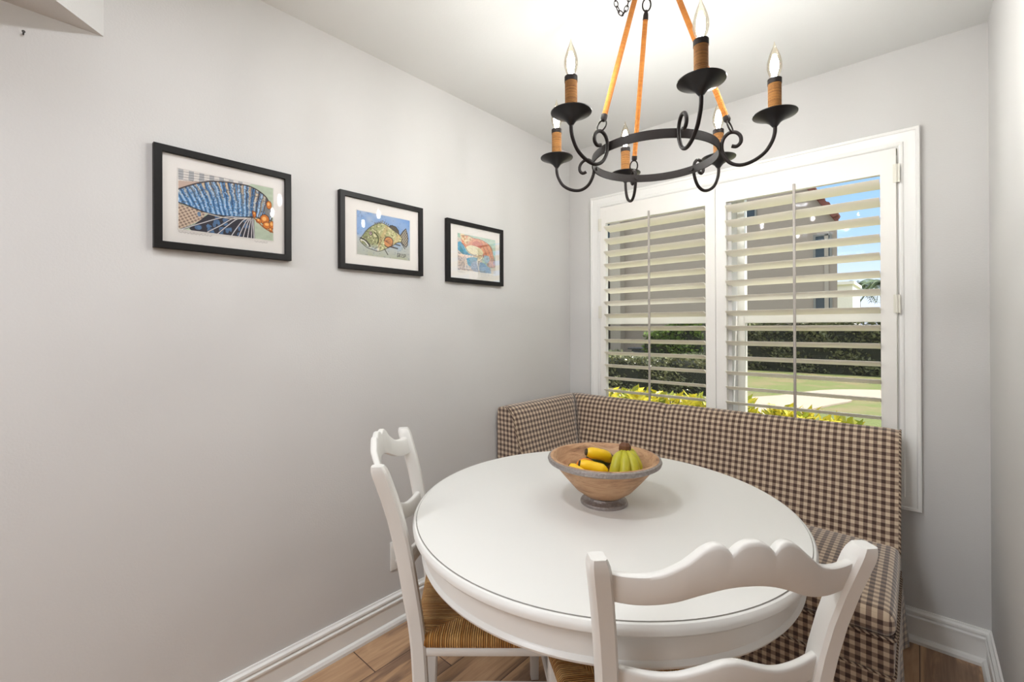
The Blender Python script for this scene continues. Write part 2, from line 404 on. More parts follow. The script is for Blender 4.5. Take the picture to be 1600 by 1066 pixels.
# ------------------------------------------------------------------ painted prints (numpy watercolour)
class Paint:
    def __init__(s, w, h, col, seed=0):
        s.w, s.h = w, h; s.r = np.random.RandomState(seed)
        s.a = np.ones((h, w, 3))*np.array(col)/255.
        s.U, s.V = np.meshgrid((np.arange(w)+.5)/w, (np.arange(h)+.5)/h); s.asp = w/h
    def noise(s, c):
        g = s.r.rand(int(c/s.asp)+3, c+3)
        x = s.U*c; y = s.V*c/s.asp; i = x.astype(int); j = y.astype(int); fx = x-i; fy = y-j
        fx = fx*fx*(3-2*fx); fy = fy*fy*(3-2*fy)
        return (g[j, i]*(1-fx)+g[j, i+1]*fx)*(1-fy)+(g[j+1, i]*(1-fx)+g[j+1, i+1]*fx)*fy
    def put(s, mask, col, al=1.0):
        m = (mask*al)[..., None]; c = np.array(col)/255. if not isinstance(col, np.ndarray) else col
        s.a = s.a*(1-m)+c*m
    def poly(s, pts, col=None, al=1.0):
        m = np.zeros((s.h, s.w), bool); n = len(pts)
        for i in range(n):
            (x0, y0), (x1, y1) = pts[i], pts[(i+1) % n]
            c = (y0 > s.V) != (y1 > s.V)
            with np.errstate(all='ignore'): xi = (x1-x0)*(s.V-y0)/(y1-y0+1e-12)+x0
            m ^= c & (s.U < xi)
        if col is not None: s.put(m.astype(float), col, al)
        return m
    def line(s, pts, wd, col, al=1.0):
        d = np.full((s.h, s.w), 9.)
        for (x0, y0), (x1, y1) in zip(pts, pts[1:]):
            ax, ay = x0*s.asp, y0; bx, by = x1*s.asp, y1; vx, vy = bx-ax, by-ay
            t_ = np.clip(((s.U*s.asp-ax)*vx+(s.V-ay)*vy)/(vx*vx+vy*vy+1e-9), 0, 1)
            d = np.minimum(d, np.hypot(s.U*s.asp-ax-t_*vx, s.V-ay-t_*vy))
        s.put(np.clip(1.5-d/wd, 0, 1), col, al)
    def ell(s, c, rx, ry, col, al=1.0):
        d = np.hypot((s.U-c[0])/rx, (s.V-c[1])/ry); s.put((d < 1).astype(float), col, al); return d < 1
def spl(pts, n=6): return [(p.x, p.y) for p in smooth_curve([(x, y, 0) for x, y in pts], n)]

def art_lobster():
    p = Paint(230, 155, (184, 196, 174), 3)
    p.put(np.clip(p.noise(30)*.8, 0, 1), (150, 160, 140), .5)
    p.poly([(0, 0), (.75, 0), (.6, .12), (.2, .22), (0, .35)], (214, 208, 202))
    for k in range(7): p.poly([(.1*k, 0), (.1*k+.05, 0), (.1*k+.045, .17), (.1*k-.004, .17)], (150, 152, 156), .75)
    for k in range(4): p.line([(0, .04+.045*k), (.5, .0+.04*k)], .004, (80, 78, 80), .6)
    p.poly([(0, .2), (.3, .13), (.0, .40)], (190, 165, 150))
    # tan scales lower left
    m = p.poly([(0, .58), (.27, .66), (.22, .8), (.05, .97), (0, 1)], (200, 178, 156))
    sc_ = (np.sin(p.U*130+p.V*30)*np.sin(p.V*90-p.U*20) > .1)
    p.put((m & sc_).astype(float), (120, 98, 88), .8)
    # dark under-leg ground
    p.poly([(.1, .97), (.3, .66), (.58, .66), (.78, .66), (.78, 1.0), (.12, 1.0)], (44, 42, 52))
    for k in range(26):
        p.ell((.14+.55*p.r.rand(), .7+.3*p.r.rand()), .012+.02*p.r.rand(), .02+.03*p.r.rand(), (84, 124, 168), .75)
    body = spl([(-.02, .36), (.1, .25), (.2, .17), (.32, .10), (.46, .065), (.6, .05), (.72, .05), (.84, .11), (.93, .22), (.96, .4), (.98, .6), (.88, .62), (.8, .6), (.72, .62), (.58, .655), (.44, .67), (.3, .67), (.18, .63), (.06, .58), (-.02, .56)])
    m = p.poly(body, (70, 128, 180))
    k = 17*(p.U-(p.V-.35)*.42*(1-1.5*p.U)) + .35*p.noise(14) + .15*p.noise(40)
    st = np.sin(k*2*PI*1.05); nz = p.noise(60)
    top = np.clip((.42-p.V)*3.5+nz*.5, 0, 1)
    p.put(m*np.clip(st*1.5, 0, 1), (178, 202, 226), .8)
    p.put(m*np.clip(np.sin(k*2*PI*.8+1)*1.8-.2, 0, 1)*top, (206, 180, 146), .95); p.put(m*np.clip(np.sin(k*2*PI*2.1)*1.6-.7, 0, 1)*top, (96, 66, 50), .8)
    p.put(m*np.clip(-st*2-1.1, 0, 1), (40, 62, 92), .8)
    p.put(m*np.clip((p.U-.62)*4, 0, 1)*np.clip(np.sin(k*9)*1.5-.2, 0, 1), (70, 46, 40), .8)
    p.put(m*np.clip((p.U-.55)*3, 0, 1)*np.clip(np.sin(k*5+2)*1.5-.5, 0, 1), (208, 186, 156), .7)
    p.put(m*(nz > .74), (44, 88, 140), .5); p.put(m*(p.noise(80) > .8), (226, 232, 238), .5); p.put(m*(p.noise(70) > .82), (60, 50, 50), .5)
    p.line(body, .010, (44, 34, 34), .9)
    # legs
    o = (.76, .635)
    for e in [(.03, 1.0), (.28, .99), (.37, 1.02), (.52, 1.02), (.6, 1.02), (.65, 1.02), (.7, 1.02), (.745, 1.02), (.775, 1.0)]:
        q = spl([o, ((o[0]*.6+e[0]*.4), .67+.05*abs(e[0]-.3)), ((o[0]*.25+e[0]*.75), .86), e])
        p.line(q, .012, (30, 28, 34)); p.line(q, .007, (216, 212, 214))
    p.line(spl([(.25, .67), (.5, .7), (.74, .635)]), .008, (206, 194, 178))
    # head, claws
    p.ell((.95, .45), .055, .12, (120, 118, 116), .9)
    for c in [(.95, .33, .03, .07), (.9, .62, .05, .09), (.93, .72, .05, .06), (.985, .7, .03, .07), (.83, .66, .03, .04), (.78, .55, .018, .05), (.97, .8, .02, .04)]:
        p.ell(c[:2], c[2]*1.15, c[3]*1.15, (70, 36, 16)); p.ell(c[:2], c[2], c[3], (206, 116, 40)); p.ell((c[0]-.006, c[1]-.015), c[2]*.5, c[3]*.45, (240, 180, 100))
    p.line(spl([(.76, .5), (.77, .6), (.82, .68), (.9, .78), (1, .84)]), .010, (150, 76, 24))
    return p
def art_grouper():
    p = Paint(210, 150, (132, 162, 204), 5)
    n = p.noise(9); n2 = p.noise(50)
    p.put(np.clip(n*1.5-.4, 0, 1), (176, 186, 204), .8)
    p.put(np.clip((p.U-.4)*1.2, 0, 1)*np.clip(.7-p.V, 0, 1)*1.2, (92, 140, 208), .6)
    p.put(np.clip((p.V-.6+.2*n)*4, 0, 1), (178, 178, 168), .9)
    p.put(np.clip((p.V-.8)*4, 0, 1)*n, (160, 160, 120), .8)
    p.put((n2 > .85).astype(float), (100, 110, 130), .35)
    tail = [(.80, .42), (.86, .30), (.92, .22), (.95, .34), (.965, .46), (.95, .62), (.92, .68), (.86, .62), (.82, .56)]
    p.poly(tail, (170, 160, 140)); m = p.poly(tail); p.put(m*(np.sin(p.U*170)*np.sin(p.V*80) > .15), (52, 46, 48), .9); p.line(tail, .009, (40, 38, 42), .8)
    for k in range(9):
        u = .3+.035*k; v = .26-.02*min(k, 4)+.006*max(0, k-4)*3
        p.line([(u, v+.08), (u+.028, v-.045)], .010, (60, 56, 52)); p.line([(u+.012, v+.06), (u+.02, v-.02)], .008, (190, 184, 150))
    fin = [(.58, .25), (.64, .20), (.72, .22), (.77, .30), (.78, .38), (.70, .36), (.62, .31)]
    p.poly(fin, (92, 84, 70)); p.line(fin+fin[:1], .009, (40, 38, 42), .8)
    body = spl([(.05, .66), (.10, .56), (.16, .44), (.24, .33), (.34, .24), (.44, .19), (.54, .22), (.64, .29), (.74, .36), (.82, .42), (.84, .5), (.82, .57), (.74, .6), (.66, .68), (.56, .76), (.48, .82), (.38, .87), (.28, .85), (.18, .82), (.11, .76), (.06, .70)])
    m = p.poly(body, (176, 176, 128))
    p.put(m*np.clip(.42-p.U+.1*n, 0, .4)*2.2, (118, 124, 84), .9)
    p.put(m*np.clip((p.V-.70)*6, 0, 1)*(p.U < .4), (176, 182, 206), .9)
    p.put(m*np.clip((p.U-.55)*4, 0, 1), (206, 202, 150), .7)
    p.put(m*(n2 > .68), (90, 84, 62), .55); p.put(m*(p.noise(40) > .74), (238, 226, 190), .6)
    p.put(m*np.clip(np.sin(p.U*22+p.V*8)-.4, 0, 1)*(p.U > .38), (206, 156, 110), .6)
    p.line(body, .008, (62, 58, 50), .75)
    pf = spl([(.49, .60), (.52, .52), (.58, .49), (.64, .52), (.66, .60), (.63, .70), (.56, .74), (.50, .70)])
    p.poly(pf, (202, 138, 86)); p.line(pf, .010, (70, 50, 44), .9)
    for k in range(5): p.line([(.51, .6), (.6+.02*k, .54+.045*k)], .004, (110, 70, 50))
    p.line(spl([(.31, .44), (.36, .5), (.385, .6), (.37, .68)]), .014, (72, 74, 42)); p.line(spl([(.35, .42), (.41, .5), (.43, .62), (.38, .76)]), .006, (90, 88, 60))
    p.line(spl([(.06, .62), (.13, .64), (.19, .70), (.23, .78)]), .014, (52, 48, 46)); p.line(spl([(.07, .655), (.14, .685), (.2, .77)]), .010, (226, 222, 220))
    p.ell((.245, .475), .032, .05, (56, 50, 44)); p.ell((.24, .475), .022, .034, (196, 170, 170)); p.ell((.24, .47), .010, .016, (20, 18, 20))
    p.line([(.5, .8), (.56, .92)], .010, (70, 66, 60)); p.line([(.6, .72), (.75, .74)], .014, (60, 54, 52)); p.line([(.7, .64), (.8, .66)], .012, (66, 60, 56)); p.line([(.82, .58), (.9, .72)], .010, (60, 56, 54))
    # lettering GRISP
    def L(x, segs):
        for s_ in segs: p.line([(x+a*.026, .855+b_*.085) for a, b_ in s_], .0055, (50, 46, 48))
    L(.745, [[(1, .1), (.4, 0), (0, .5), (.3, 1), (1, .9), (1, .5), (.6, .5)]]); L(.785, [[(0, 1), (0, 0), (.8, .1), (.8, .4), (0, .5), (1, 1)]])
    L(.825, [[(.3, 0), (.3, 1)]]); L(.85, [[(1, .1), (.2, .1), (.2, .45), (.9, .55), (.9, .95), (0, 1)]]); L(.89, [[(0, 1), (0, 0), (1, .1), (1, .5), (0, .55)]])
    return p
def art_crab():
    p = Paint(200, 150, (150, 190, 170), 9)
    n = p.noise(10); n2 = p.noise(45); n3 = p.noise(80)
    p.put(n, (188, 206, 196), .6)
    p.poly(spl([(0, .1), (.15, .2), (.2, .45), (.4, .62), (.6, .6), (.6, 1), (0, 1), (0, .1)]), (206, 190, 176))
    p.poly(spl([(0, .25), (.07, .22), (.16, .34), (.22, .46), (.38, .55), (.36, .62), (.18, .6), (.08, .52), (0, .45)]), (62, 148, 184))
    p.poly(spl([(.05, .3), (.12, .42), (.14, .55), (.05, .5)]), (38, 130, 150))
    p.poly([(0, .56), (.5, .56), (.4, .68), (.0, .64)], (232, 206, 186))
    body = spl([(.08, .06), (.25, .02), (.4, .06), (.55, .06), (.7, .1), (.82, .17), (.9, .28), (.93, .42), (.97, .6), (.98, .8), (.8, .8), (.72, .62), (.6, .52), (.5, .56), (.36, .52), (.25, .45), (.18, .34), (.1, .25)])
    m = p.poly(body, (212, 118, 80))
    p.put(m*np.clip(n2*2-.8, 0, 1), (232, 170, 120), .8); p.put(m*(np.sin(p.U*60-p.V*26) > .55)*(p.U > .5), (168, 70, 46), .7)
    p.put(m*np.clip((p.V-.45)*4, 0, 1)*(p.U > .6), (206, 170, 176), .7)
    p.poly(spl([(.38, .18), (.5, .12), (.62, .2), (.6, .3), (.46, .3), (.36, .26)]), (196, 84, 64))
    p.poly(spl([(.2, .36), (.3, .28), (.45, .28), (.6, .34), (.66, .44), (.6, .52), (.4, .54), (.27, .5)]), (228, 218, 176))
    p.poly(spl([(.4, .54), (.6, .5), (.64, .6), (.52, .66), (.42, .62)]), (218, 190, 130))
    for c in [(.16, .12), (.22, .2), (.3, .1), (.12, .05)]:
        p.ell(c, .06, .07, (226, 206, 160)); p.ell((c[0]+.02, c[1]+.02), .03, .04, (198, 132, 80))
    p.line(body, .008, (120, 60, 46), .8)
    p.poly(spl([(.22, .66), (.36, .6), (.5, .6), (.48, .7), (.38, .78), (.3, .86), (.24, .8)]), (44, 142, 176))
    p.poly(spl([(.32, .82), (.4, .72), (.52, .74), (.54, .98), (.42, .99), (.34, .94)]), (110, 140, 176))
    p.poly(spl([(.56, .72), (.66, .72), (.8, .82), (.92, .9), (.86, 1), (.58, 1), (.55, .85)]), (104, 152, 196))
    p.poly(spl([(.68, .5), (.8, .5), (.84, .62), (.76, .72), (.68, .66)]), (140, 178, 200))
    m2 = (n2 > .66)&(p.V > .5); p.put(m2.astype(float), (70, 84, 110), .4)
    p.line(spl([(.64, .52), (.6, .62), (.5, .7), (.52, .85), (.55, 1)]), .012, (236, 228, 214)); p.line(spl([(.66, .52), (.62, .63), (.53, .71)]), .004, (80, 70, 70))
    for k in range(6): p.line([(.02+.03*k, .62), (.05+.022*k, .98)], .006, (130, 100, 90), .7)
    p.line(spl([(.1, .97), (.35, .96), (.7, .98)]), .010, (120, 104, 96), .7)
    p.put((n3 > .8).astype(float), (70, 60, 60), .35); p.put((n3 < .2).astype(float), (244, 238, 226), .3)
    p.poly([(.86, .86), (1, .8), (1, 1), (.88, 1)], (196, 186, 176))
    return p

PRINTM = bpy.data.materials.new('painted_print'); PRINTM.use_nodes = True; t = NT(PRINTM.node_tree)
at = t.n('ShaderNodeAttribute', attribute_name='paint')
pr = t.n('ShaderNodeBsdfPrincipled', {'Base Color': at.outputs['Color'], 'Roughness': .7}); o = t.n('ShaderNodeOutputMaterial'); t.put(o.inputs[0], pr.outputs[0])
INK = mat('pencil_ink', (150, 142, 140), .8)

def print_mesh(p, w_, h_, parent, loc):
    W_, H_ = p.w+1, p.h+1
    ys_, zs_ = np.meshgrid(np.linspace(0, w_, W_), np.linspace(h_, 0, H_))
    v = np.stack([np.zeros_like(ys_), ys_, zs_], -1).reshape(-1, 3)
    i = np.arange(p.w)[None, :]+np.arange(p.h)[:, None]*W_
    f = np.stack([i, i+W_, i+W_+1, i+1], -1).reshape(-1, 4)
    me = bpy.data.meshes.new('art_print'); me.from_pydata(v.tolist(), [], f.tolist())
    c = np.clip(p.a.reshape(-1, 3), 0, 1); c = np.where(c <= .04045, c/12.92, ((c+.055)/1.055)**2.4)
    c = np.concatenate([c, np.ones((len(c), 1))], 1); c = np.repeat(c, 4, 0)
    a = me.color_attributes.new('paint', 'FLOAT_COLOR', 'CORNER'); a.data.foreach_set('color', c.ravel())
    me.materials.append(PRINTM)
    ob = bpy.data.objects.new('art_print', me); COL.objects.link(ob); ob.parent = parent; ob.location = loc
    return ob

def picture(label, y0, y1, z0, z1, pr_, art, caption):
    root = empty('framed_picture', label, 'picture', (0, y0, z0), group='framed sea life prints on the left wall')
    W_, H_ = y1-y0, z1-z0; d = .022
    f = MB(); f.rectframe((0, 0), (W_, H_), [(0, .001), (0, d-.001), (.001, d), (.020, d), (.021, d-.001), (.021, .010), (.021, .001), (0, .001)], lambda y, z, h: (h, y, z))
    f.build('frame', FRAMEB, root, smooth=20)
    m = MB(); m.box(.004, .0105, .019, W_-.019, .019, H_-.019)
    m.build('mat_board', MATB, root, smooth=0)
    a0, a1, b0, b1 = pr_
    po = print_mesh(art, a1-a0, b1-b0, root, (.0112, a0-y0, b0-z0))
    # bevelled white core of the mat window
    k = MB(); k.rectframe((a0-y0-.0022, b0-z0-.0022), (a1-y0+.0022, b1-z0+.0022), [(0, .0106), (0, .0122), (.0022, .0114)], lambda y, z, h: (h, y, z))
    k.build('mat_bevel', MATB, root, smooth=0)
    g = MB(); g.add([(.0165, .019, .019), (.0165, W_-.019, .019), (.0165, W_-.019, H_-.019), (.0165, .019, H_-.019)], [(0, 1, 2, 3)])
    g.build('glazing', PGLASS, root, smooth=0)
    for (c0, c1) in caption:
        s = MB(); y = a0-y0+c0; pts = []; i = 0; zb = b0-z0-.0095
        while y < a0-y0+c1:
            pts.append((.0112, y, zb+.0022*math.sin(i*1.9)+.0018*math.sin(i*.83+1))); y += .0013; i += 1
        s.tube(pts, .00028, 4); s.build('signature', INK, root)
    return root
picture('black framed print of a blue striped lobster, leftmost of the three pictures', -2.191, -1.794, 1.535, 1.848, (-2.129, -1.853, 1.600, 1.786), art_lobster(), [(0, .09), (.215, .258)])
picture('black framed print of a green grouper fish, middle picture on the wall', -1.608, -1.207, 1.527, 1.838, (-1.532, -1.274, 1.591, 1.771), art_grouper(), [])
picture('black framed print of a red and blue crab, picture nearest the window', -1.063, -.666, 1.514, 1.822, (-.989, -.721, 1.577, 1.760), art_crab(), [(.0, .05), (.21, .25)])

# outlet and nail
root = empty('wall_outlet', 'white electrical outlet plate low on the left wall behind the chair', 'outlet', (0, -1.34, .30))
b = MB(); b.box(.0, .006, -.036, .036, -.066, .058); b.build('cover_plate', PLASTIC, root, bevel=.0025)
for q in (-.028, .020):
    b = MB(); b.lathe([(0, .0085), (.012, .0085), (.0135, .006)], n=20, sx=1, sy=1); b2 = MB(); b2.add([(z, x, y+q) for x, y, z in b.v], b.f)
    b2.build('socket', PLASTIC, root)
b = MB(); b.tube([(0, -2.453, 2.05), (.012, -2.453, 2.052)], .0016, 8); b.tube([(.012, -2.453, 2.052), (.014, -2.453, 2.052)], .0035, 10)
tag(b.build('nail', mat('nail_dark', (60, 56, 52), .4, metal=.8)), 'small dark nail in the left wall below the soffit', 'nail')

# ------------------------------------------------------------------ gingham banquette
def box_uv(me):
    l = me.uv_layers.new(name='UVMap') if not me.uv_layers else me.uv_layers[0]
    for p_ in me.polygons:
        n = p_.normal; a = [abs(n.x), abs(n.y), abs(n.z)]
        for li in p_.loop_indices:
            v = me.vertices[me.loops[li].vertex_index].co
            if a[2] >= a[0] and a[2] >= a[1]: q = (v.x, v.y)
            elif a[1] >= a[0]: q = (v.x, v.z)
            else: q = (v.y, v.z)
            l.data[li].uv = q
banq = empty('banquette', 'brown and cream gingham corner banquette under the window', 'banquette', (.8, -.3, 0))
OX, OY = .8, -.3
prof = smooth_curve([(.016, .10, 0), (.016, .40, 0), (.016, .70, 0), (.018, .835, 0), (.032, .862, 0), (.062, .870, 0), (.098, .858, 0), (.130, .815, 0), (.152, .74, 0), (.178, .65, 0), (.205, .56, 0), (.235, .47, 0), (.25, .38, 0), (.25, .30, 0)], 4)
prof = [(p.x, p.y) for p in prof]
arc = [0]
for i in range(1, len(prof)): arc.append(arc[-1]+math.hypot(prof[i][0]-prof[i-1][0], prof[i][1]-prof[i-1][1]))
def back_section(name, f, s0, s1, flat_uv, n=28, end=None, puff=.006, side=False):
    # f(d, s, z) -> world point; s0/s1 may depend on d
    m = MB(); N = len(prof); vs = []; uvs = []
    for i in range(n+1):
        t_ = i/n
        for j, (d, z) in enumerate(prof):
            a, b_ = s0(d), s1(d); s = a+(b_-a)*t_
            e = min(t_, 1-t_)*abs(b_-a); pf = -puff*math.exp(-(e/.016)**1.2)
            dd, zz = d, z
            if not side: dd = max(d, .070*min(1, max(0, (s-.12)/.06)))
            if d > .03: dd += pf*1.0; zz += pf*(1 if z > .8 else 0)
            p = f(dd, s, zz); vs.append((p[0]-OX, p[1]-OY, p[2])); uvs.append((s, arc[j]))
    fs = []; fu = []
    for i in range(n):
        for j in range(N-1):
            q = (i*N+j, i*N+j+1, (i+1)*N+j+1, (i+1)*N+j); fs.append(q); fu.append([uvs[k] for k in q])
    m.add(vs, fs, 0, fu)
    # end caps
    for i, s in ((0, s0), (n, s1)):
        m.add([vs[i*N+j] for j in range(N)], [tuple(range(N))], 0, [[(prof[j][0], prof[j][1]) for j in range(N)]])
    return m.build(name, GING, banq, smooth=40)
XR = 1.655
back_section('back_cushion', lambda d, s, z: (s, -d, z), lambda d: d+.001, lambda d: .69, None, 18)
back_section('back_cushion', lambda d, s, z: (s, -d, z), lambda d: .692, lambda d: XR, None, 26)
back_section('side_back_cushion', lambda d, s, z: (d, -s, z), lambda d: d+.001, lambda d: .715, None, 20, side=True)
def piping(pts, r=.0038):
    m = MB(); P_ = [Vector(p) for p in pts]
    m.tube([(p.x-OX, p.y-OY, p.z) for p in P_], r, 8)
    o_ = m.build('piping', PIPE, banq); return o_
def pipe_mat():
    m = bpy.data.materials.new('gingham_piping'); m.use_nodes = True; t = NT(m.node_tree)
    s = t.n('ShaderNodeSeparateXYZ', {0: t.n('ShaderNodeTexCoord').outputs['Object']})
    q = t.math('ADD', t.math('ADD', s.outputs['X'], s.outputs['Y']), s.outputs['Z'])
    f = t.math('GREATER_THAN', t.math('FRACT', t.math('DIVIDE', q, .02)), .5)
    p = t.n('ShaderNodeBsdfPrincipled', {'Base Color': t.mix(f, C4((80, 60, 50)), C4((170, 150, 130))), 'Roughness': .75})
    o = t.n('ShaderNodeOutputMaterial'); t.put(o.inputs[0], p.outputs[0]); return m
PIPE = pipe_mat()
front = [q for q in prof if q[1] > .4 and q[0] > .075]
piping([(XR+.001, -d, z+.001) for d, z in front])
piping([(d, -.716, z+.001) for d, z in front])
# seat cushion
def soft_box(name, x0, x1, y0, y1, z0, z1, bev, crown=0, seg=5):
    bm = bmesh.new(); bmesh.ops.create_cube(bm, size=1)
    for v in bm.verts: v.co = Vector((x0+(v.co.x+.5)*(x1-x0), y0+(v.co.y+.5)*(y1-y0), z0+(v.co.z+.5)*(z1-z0)))
    bmesh.ops.bevel(bm, geom=list(bm.edges), offset=bev, segments=seg, affect='EDGES', profile=.5)
    if crown:
        bmesh.ops.bisect_plane
        for k in range(1, 12):
            bmesh.ops.bisect_plane(bm, geom=bm.verts[:]+bm.edges[:]+bm.faces[:], plane_co=(x0+(x1-x0)*k/12, 0, 0), plane_no=(1, 0, 0))
        for k in range(1, 8):
            bmesh.ops.bisect_plane(bm, geom=bm.verts[:]+bm.edges[:]+bm.faces[:], plane_co=(0, y0+(y1-y0)*k/8, 0), plane_no=(0, 1, 0))
        for v in bm.verts:
            if v.co.z > (z0+z1)/2:
                a = (v.co.x-x0)/(x1-x0); c = (v.co.y-y0)/(y1-y0)
                v.co.z += crown*max(0, math.sin(PI*min(1, max(0, c)))**.6)*max(0, math.sin(PI*min(1, max(0, a))))**.3
    for v in bm.verts: v.co.x -= OX; v.co.y -= OY
    me = bpy.data.meshes.new(name); bm.to_mesh(me); bm.free(); me.materials.append(GING)
    box_uv(me); me.shade_smooth(); me.set_sharp_from_angle(angle=math.radians(50))
    o_ = bpy.data.objects.new(name, me); COL.objects.link(o_); o_.parent = banq; return o_
soft_box('seat_cushion', .02, XR+.004, -.772, -.20, .372, .446, .030, crown=.022, seg=6)
soft_box('seat_base', .02, XR, -.762, -.02, .262, .372, .006, seg=2)
piping([(.02, -.766, .372), (XR-.004, -.766, .372), (XR+.001, -.762, .372), (XR+.003, -.755, .372), (XR+.003, -.26, .372)], .0042)
piping([(.02, -.764, .262), (XR-.004, -.764, .262), (XR+.001, -.760, .262), (XR+.002, -.755, .262), (XR+.002, -.06, .262)], .0035)
# skirt with kick pleats: a wavy cloth band
def skirt():
    m = MB(); path = []
    n = 70
    for i in range(n+1): path.append((.02+(XR-.02)*i/n, -.764, 0, -1))
    for i in range(1, 31): path.append((XR+.002, -.764+(.70)*i/30, 1, 0))
    vs = []; us = []; u = 0; rows = 6
    for i, (x, y, nx, ny) in enumerate(path):
        if i: u += math.hypot(x-path[i-1][0], y-path[i-1][1])
        pl = 0
        for c_, a_ in ((.82, .012), (1.635, .016), (1.66+.36, .018), (1.635+.68, .026)): pl += a_*math.exp(-((u-c_)/.03)**2)
        for k in range(rows+1):
            f = k/rows; off = (.002+pl*f+.004*f*math.sin(u*21))
            vs.append((x+nx*off-OX, y+ny*off-OY, .26-.25*f)); us.append((u, .25*f))
    fs = []; fu = []
    R_ = rows+1
    for i in range(len(path)-1):
        for k in range(rows):
            q = (i*R_+k, i*R_+k+1, (i+1)*R_+k+1, (i+1)*R_+k); fs.append(q); fu.append([us[z] for z in q])
    m.add(vs, fs, 0, fu); m.build('skirt', GING, banq, smooth=60)
skirt()

# ------------------------------------------------------------------ round pedestal table
TX, TY, TZ = .986, -1.282, .762
table = empty('round_table', 'round white pedestal dining table with a grooved rim', 'table', (TX, TY, 0), .511)
KX, KY = .972, 1.018
b = MB(); RT = .5635
pr1 = [(0, TZ), (RT-.010, TZ), (RT-.0095, TZ-.0020), (RT-.0080, TZ-.0020), (RT-.0070, TZ-.0010), (RT-.003, TZ-.0025), (RT+.001, TZ-.008), (RT+.002, TZ-.014), (RT+.001, TZ-.021), (RT-.004, TZ-.027), (RT-.011, TZ-.030), (RT-.018, TZ-.0315), (RT-.022, TZ-.032), (.45, TZ-.0325), (0, TZ-.0325)]
b.lathe(pr1, n=160, mats=[0, 1, 1, 0, 0, 0, 0, 0, 0, 0, 1, 0, 0, 0], sx=KX, sy=KY); b.build('tabletop', [TABLEP, WEAR], table, smooth=30)
b = MB(); RA = RT-.026
b.lathe([(RA, TZ-.032), (RA-.003, TZ-.084), (RA-.003, TZ-.086), (RA+.001, TZ-.089), (RA+.004, TZ-.094), (RA+.001, TZ-.100), (RA-.006, TZ-.102), (RA-.03, TZ-.102), (RA-.03, TZ-.032)], n=160, sx=KX, sy=KY)
b.build('apron', TABLEP, table, smooth=30)
b = MB(); b.lathe([(0, TZ-.033), (.16, TZ-.033), (.16, TZ-.075), (.07, TZ-.09), (.055, TZ-.13), (.06, TZ-.2), (.075, TZ-.30), (.085, TZ-.38), (.07, TZ-.46), (.055, TZ-.5), (.07, TZ-.53), (.09, TZ-.56), (.09, TZ-.66), (.06, TZ-.68), (0, TZ-.68)], n=48)
b.build('pedestal', TABLEP, table, smooth=30)
for k in range(4):
    a = .45 + k*PI/2; b = MB()
    pts = smooth_curve([(.07, 0, .15), (.12, 0, .145), (.18, 0, .09), (.22, 0, .038), (.24, 0, .025)], 5)
    b.tube([(p.x*math.cos(a), p.x*math.sin(a), p.z) for p in pts], [.036-.014*i/(len(pts)-1) for i in range(len(pts))], 10)
    b.build('foot', TABLEP, table)

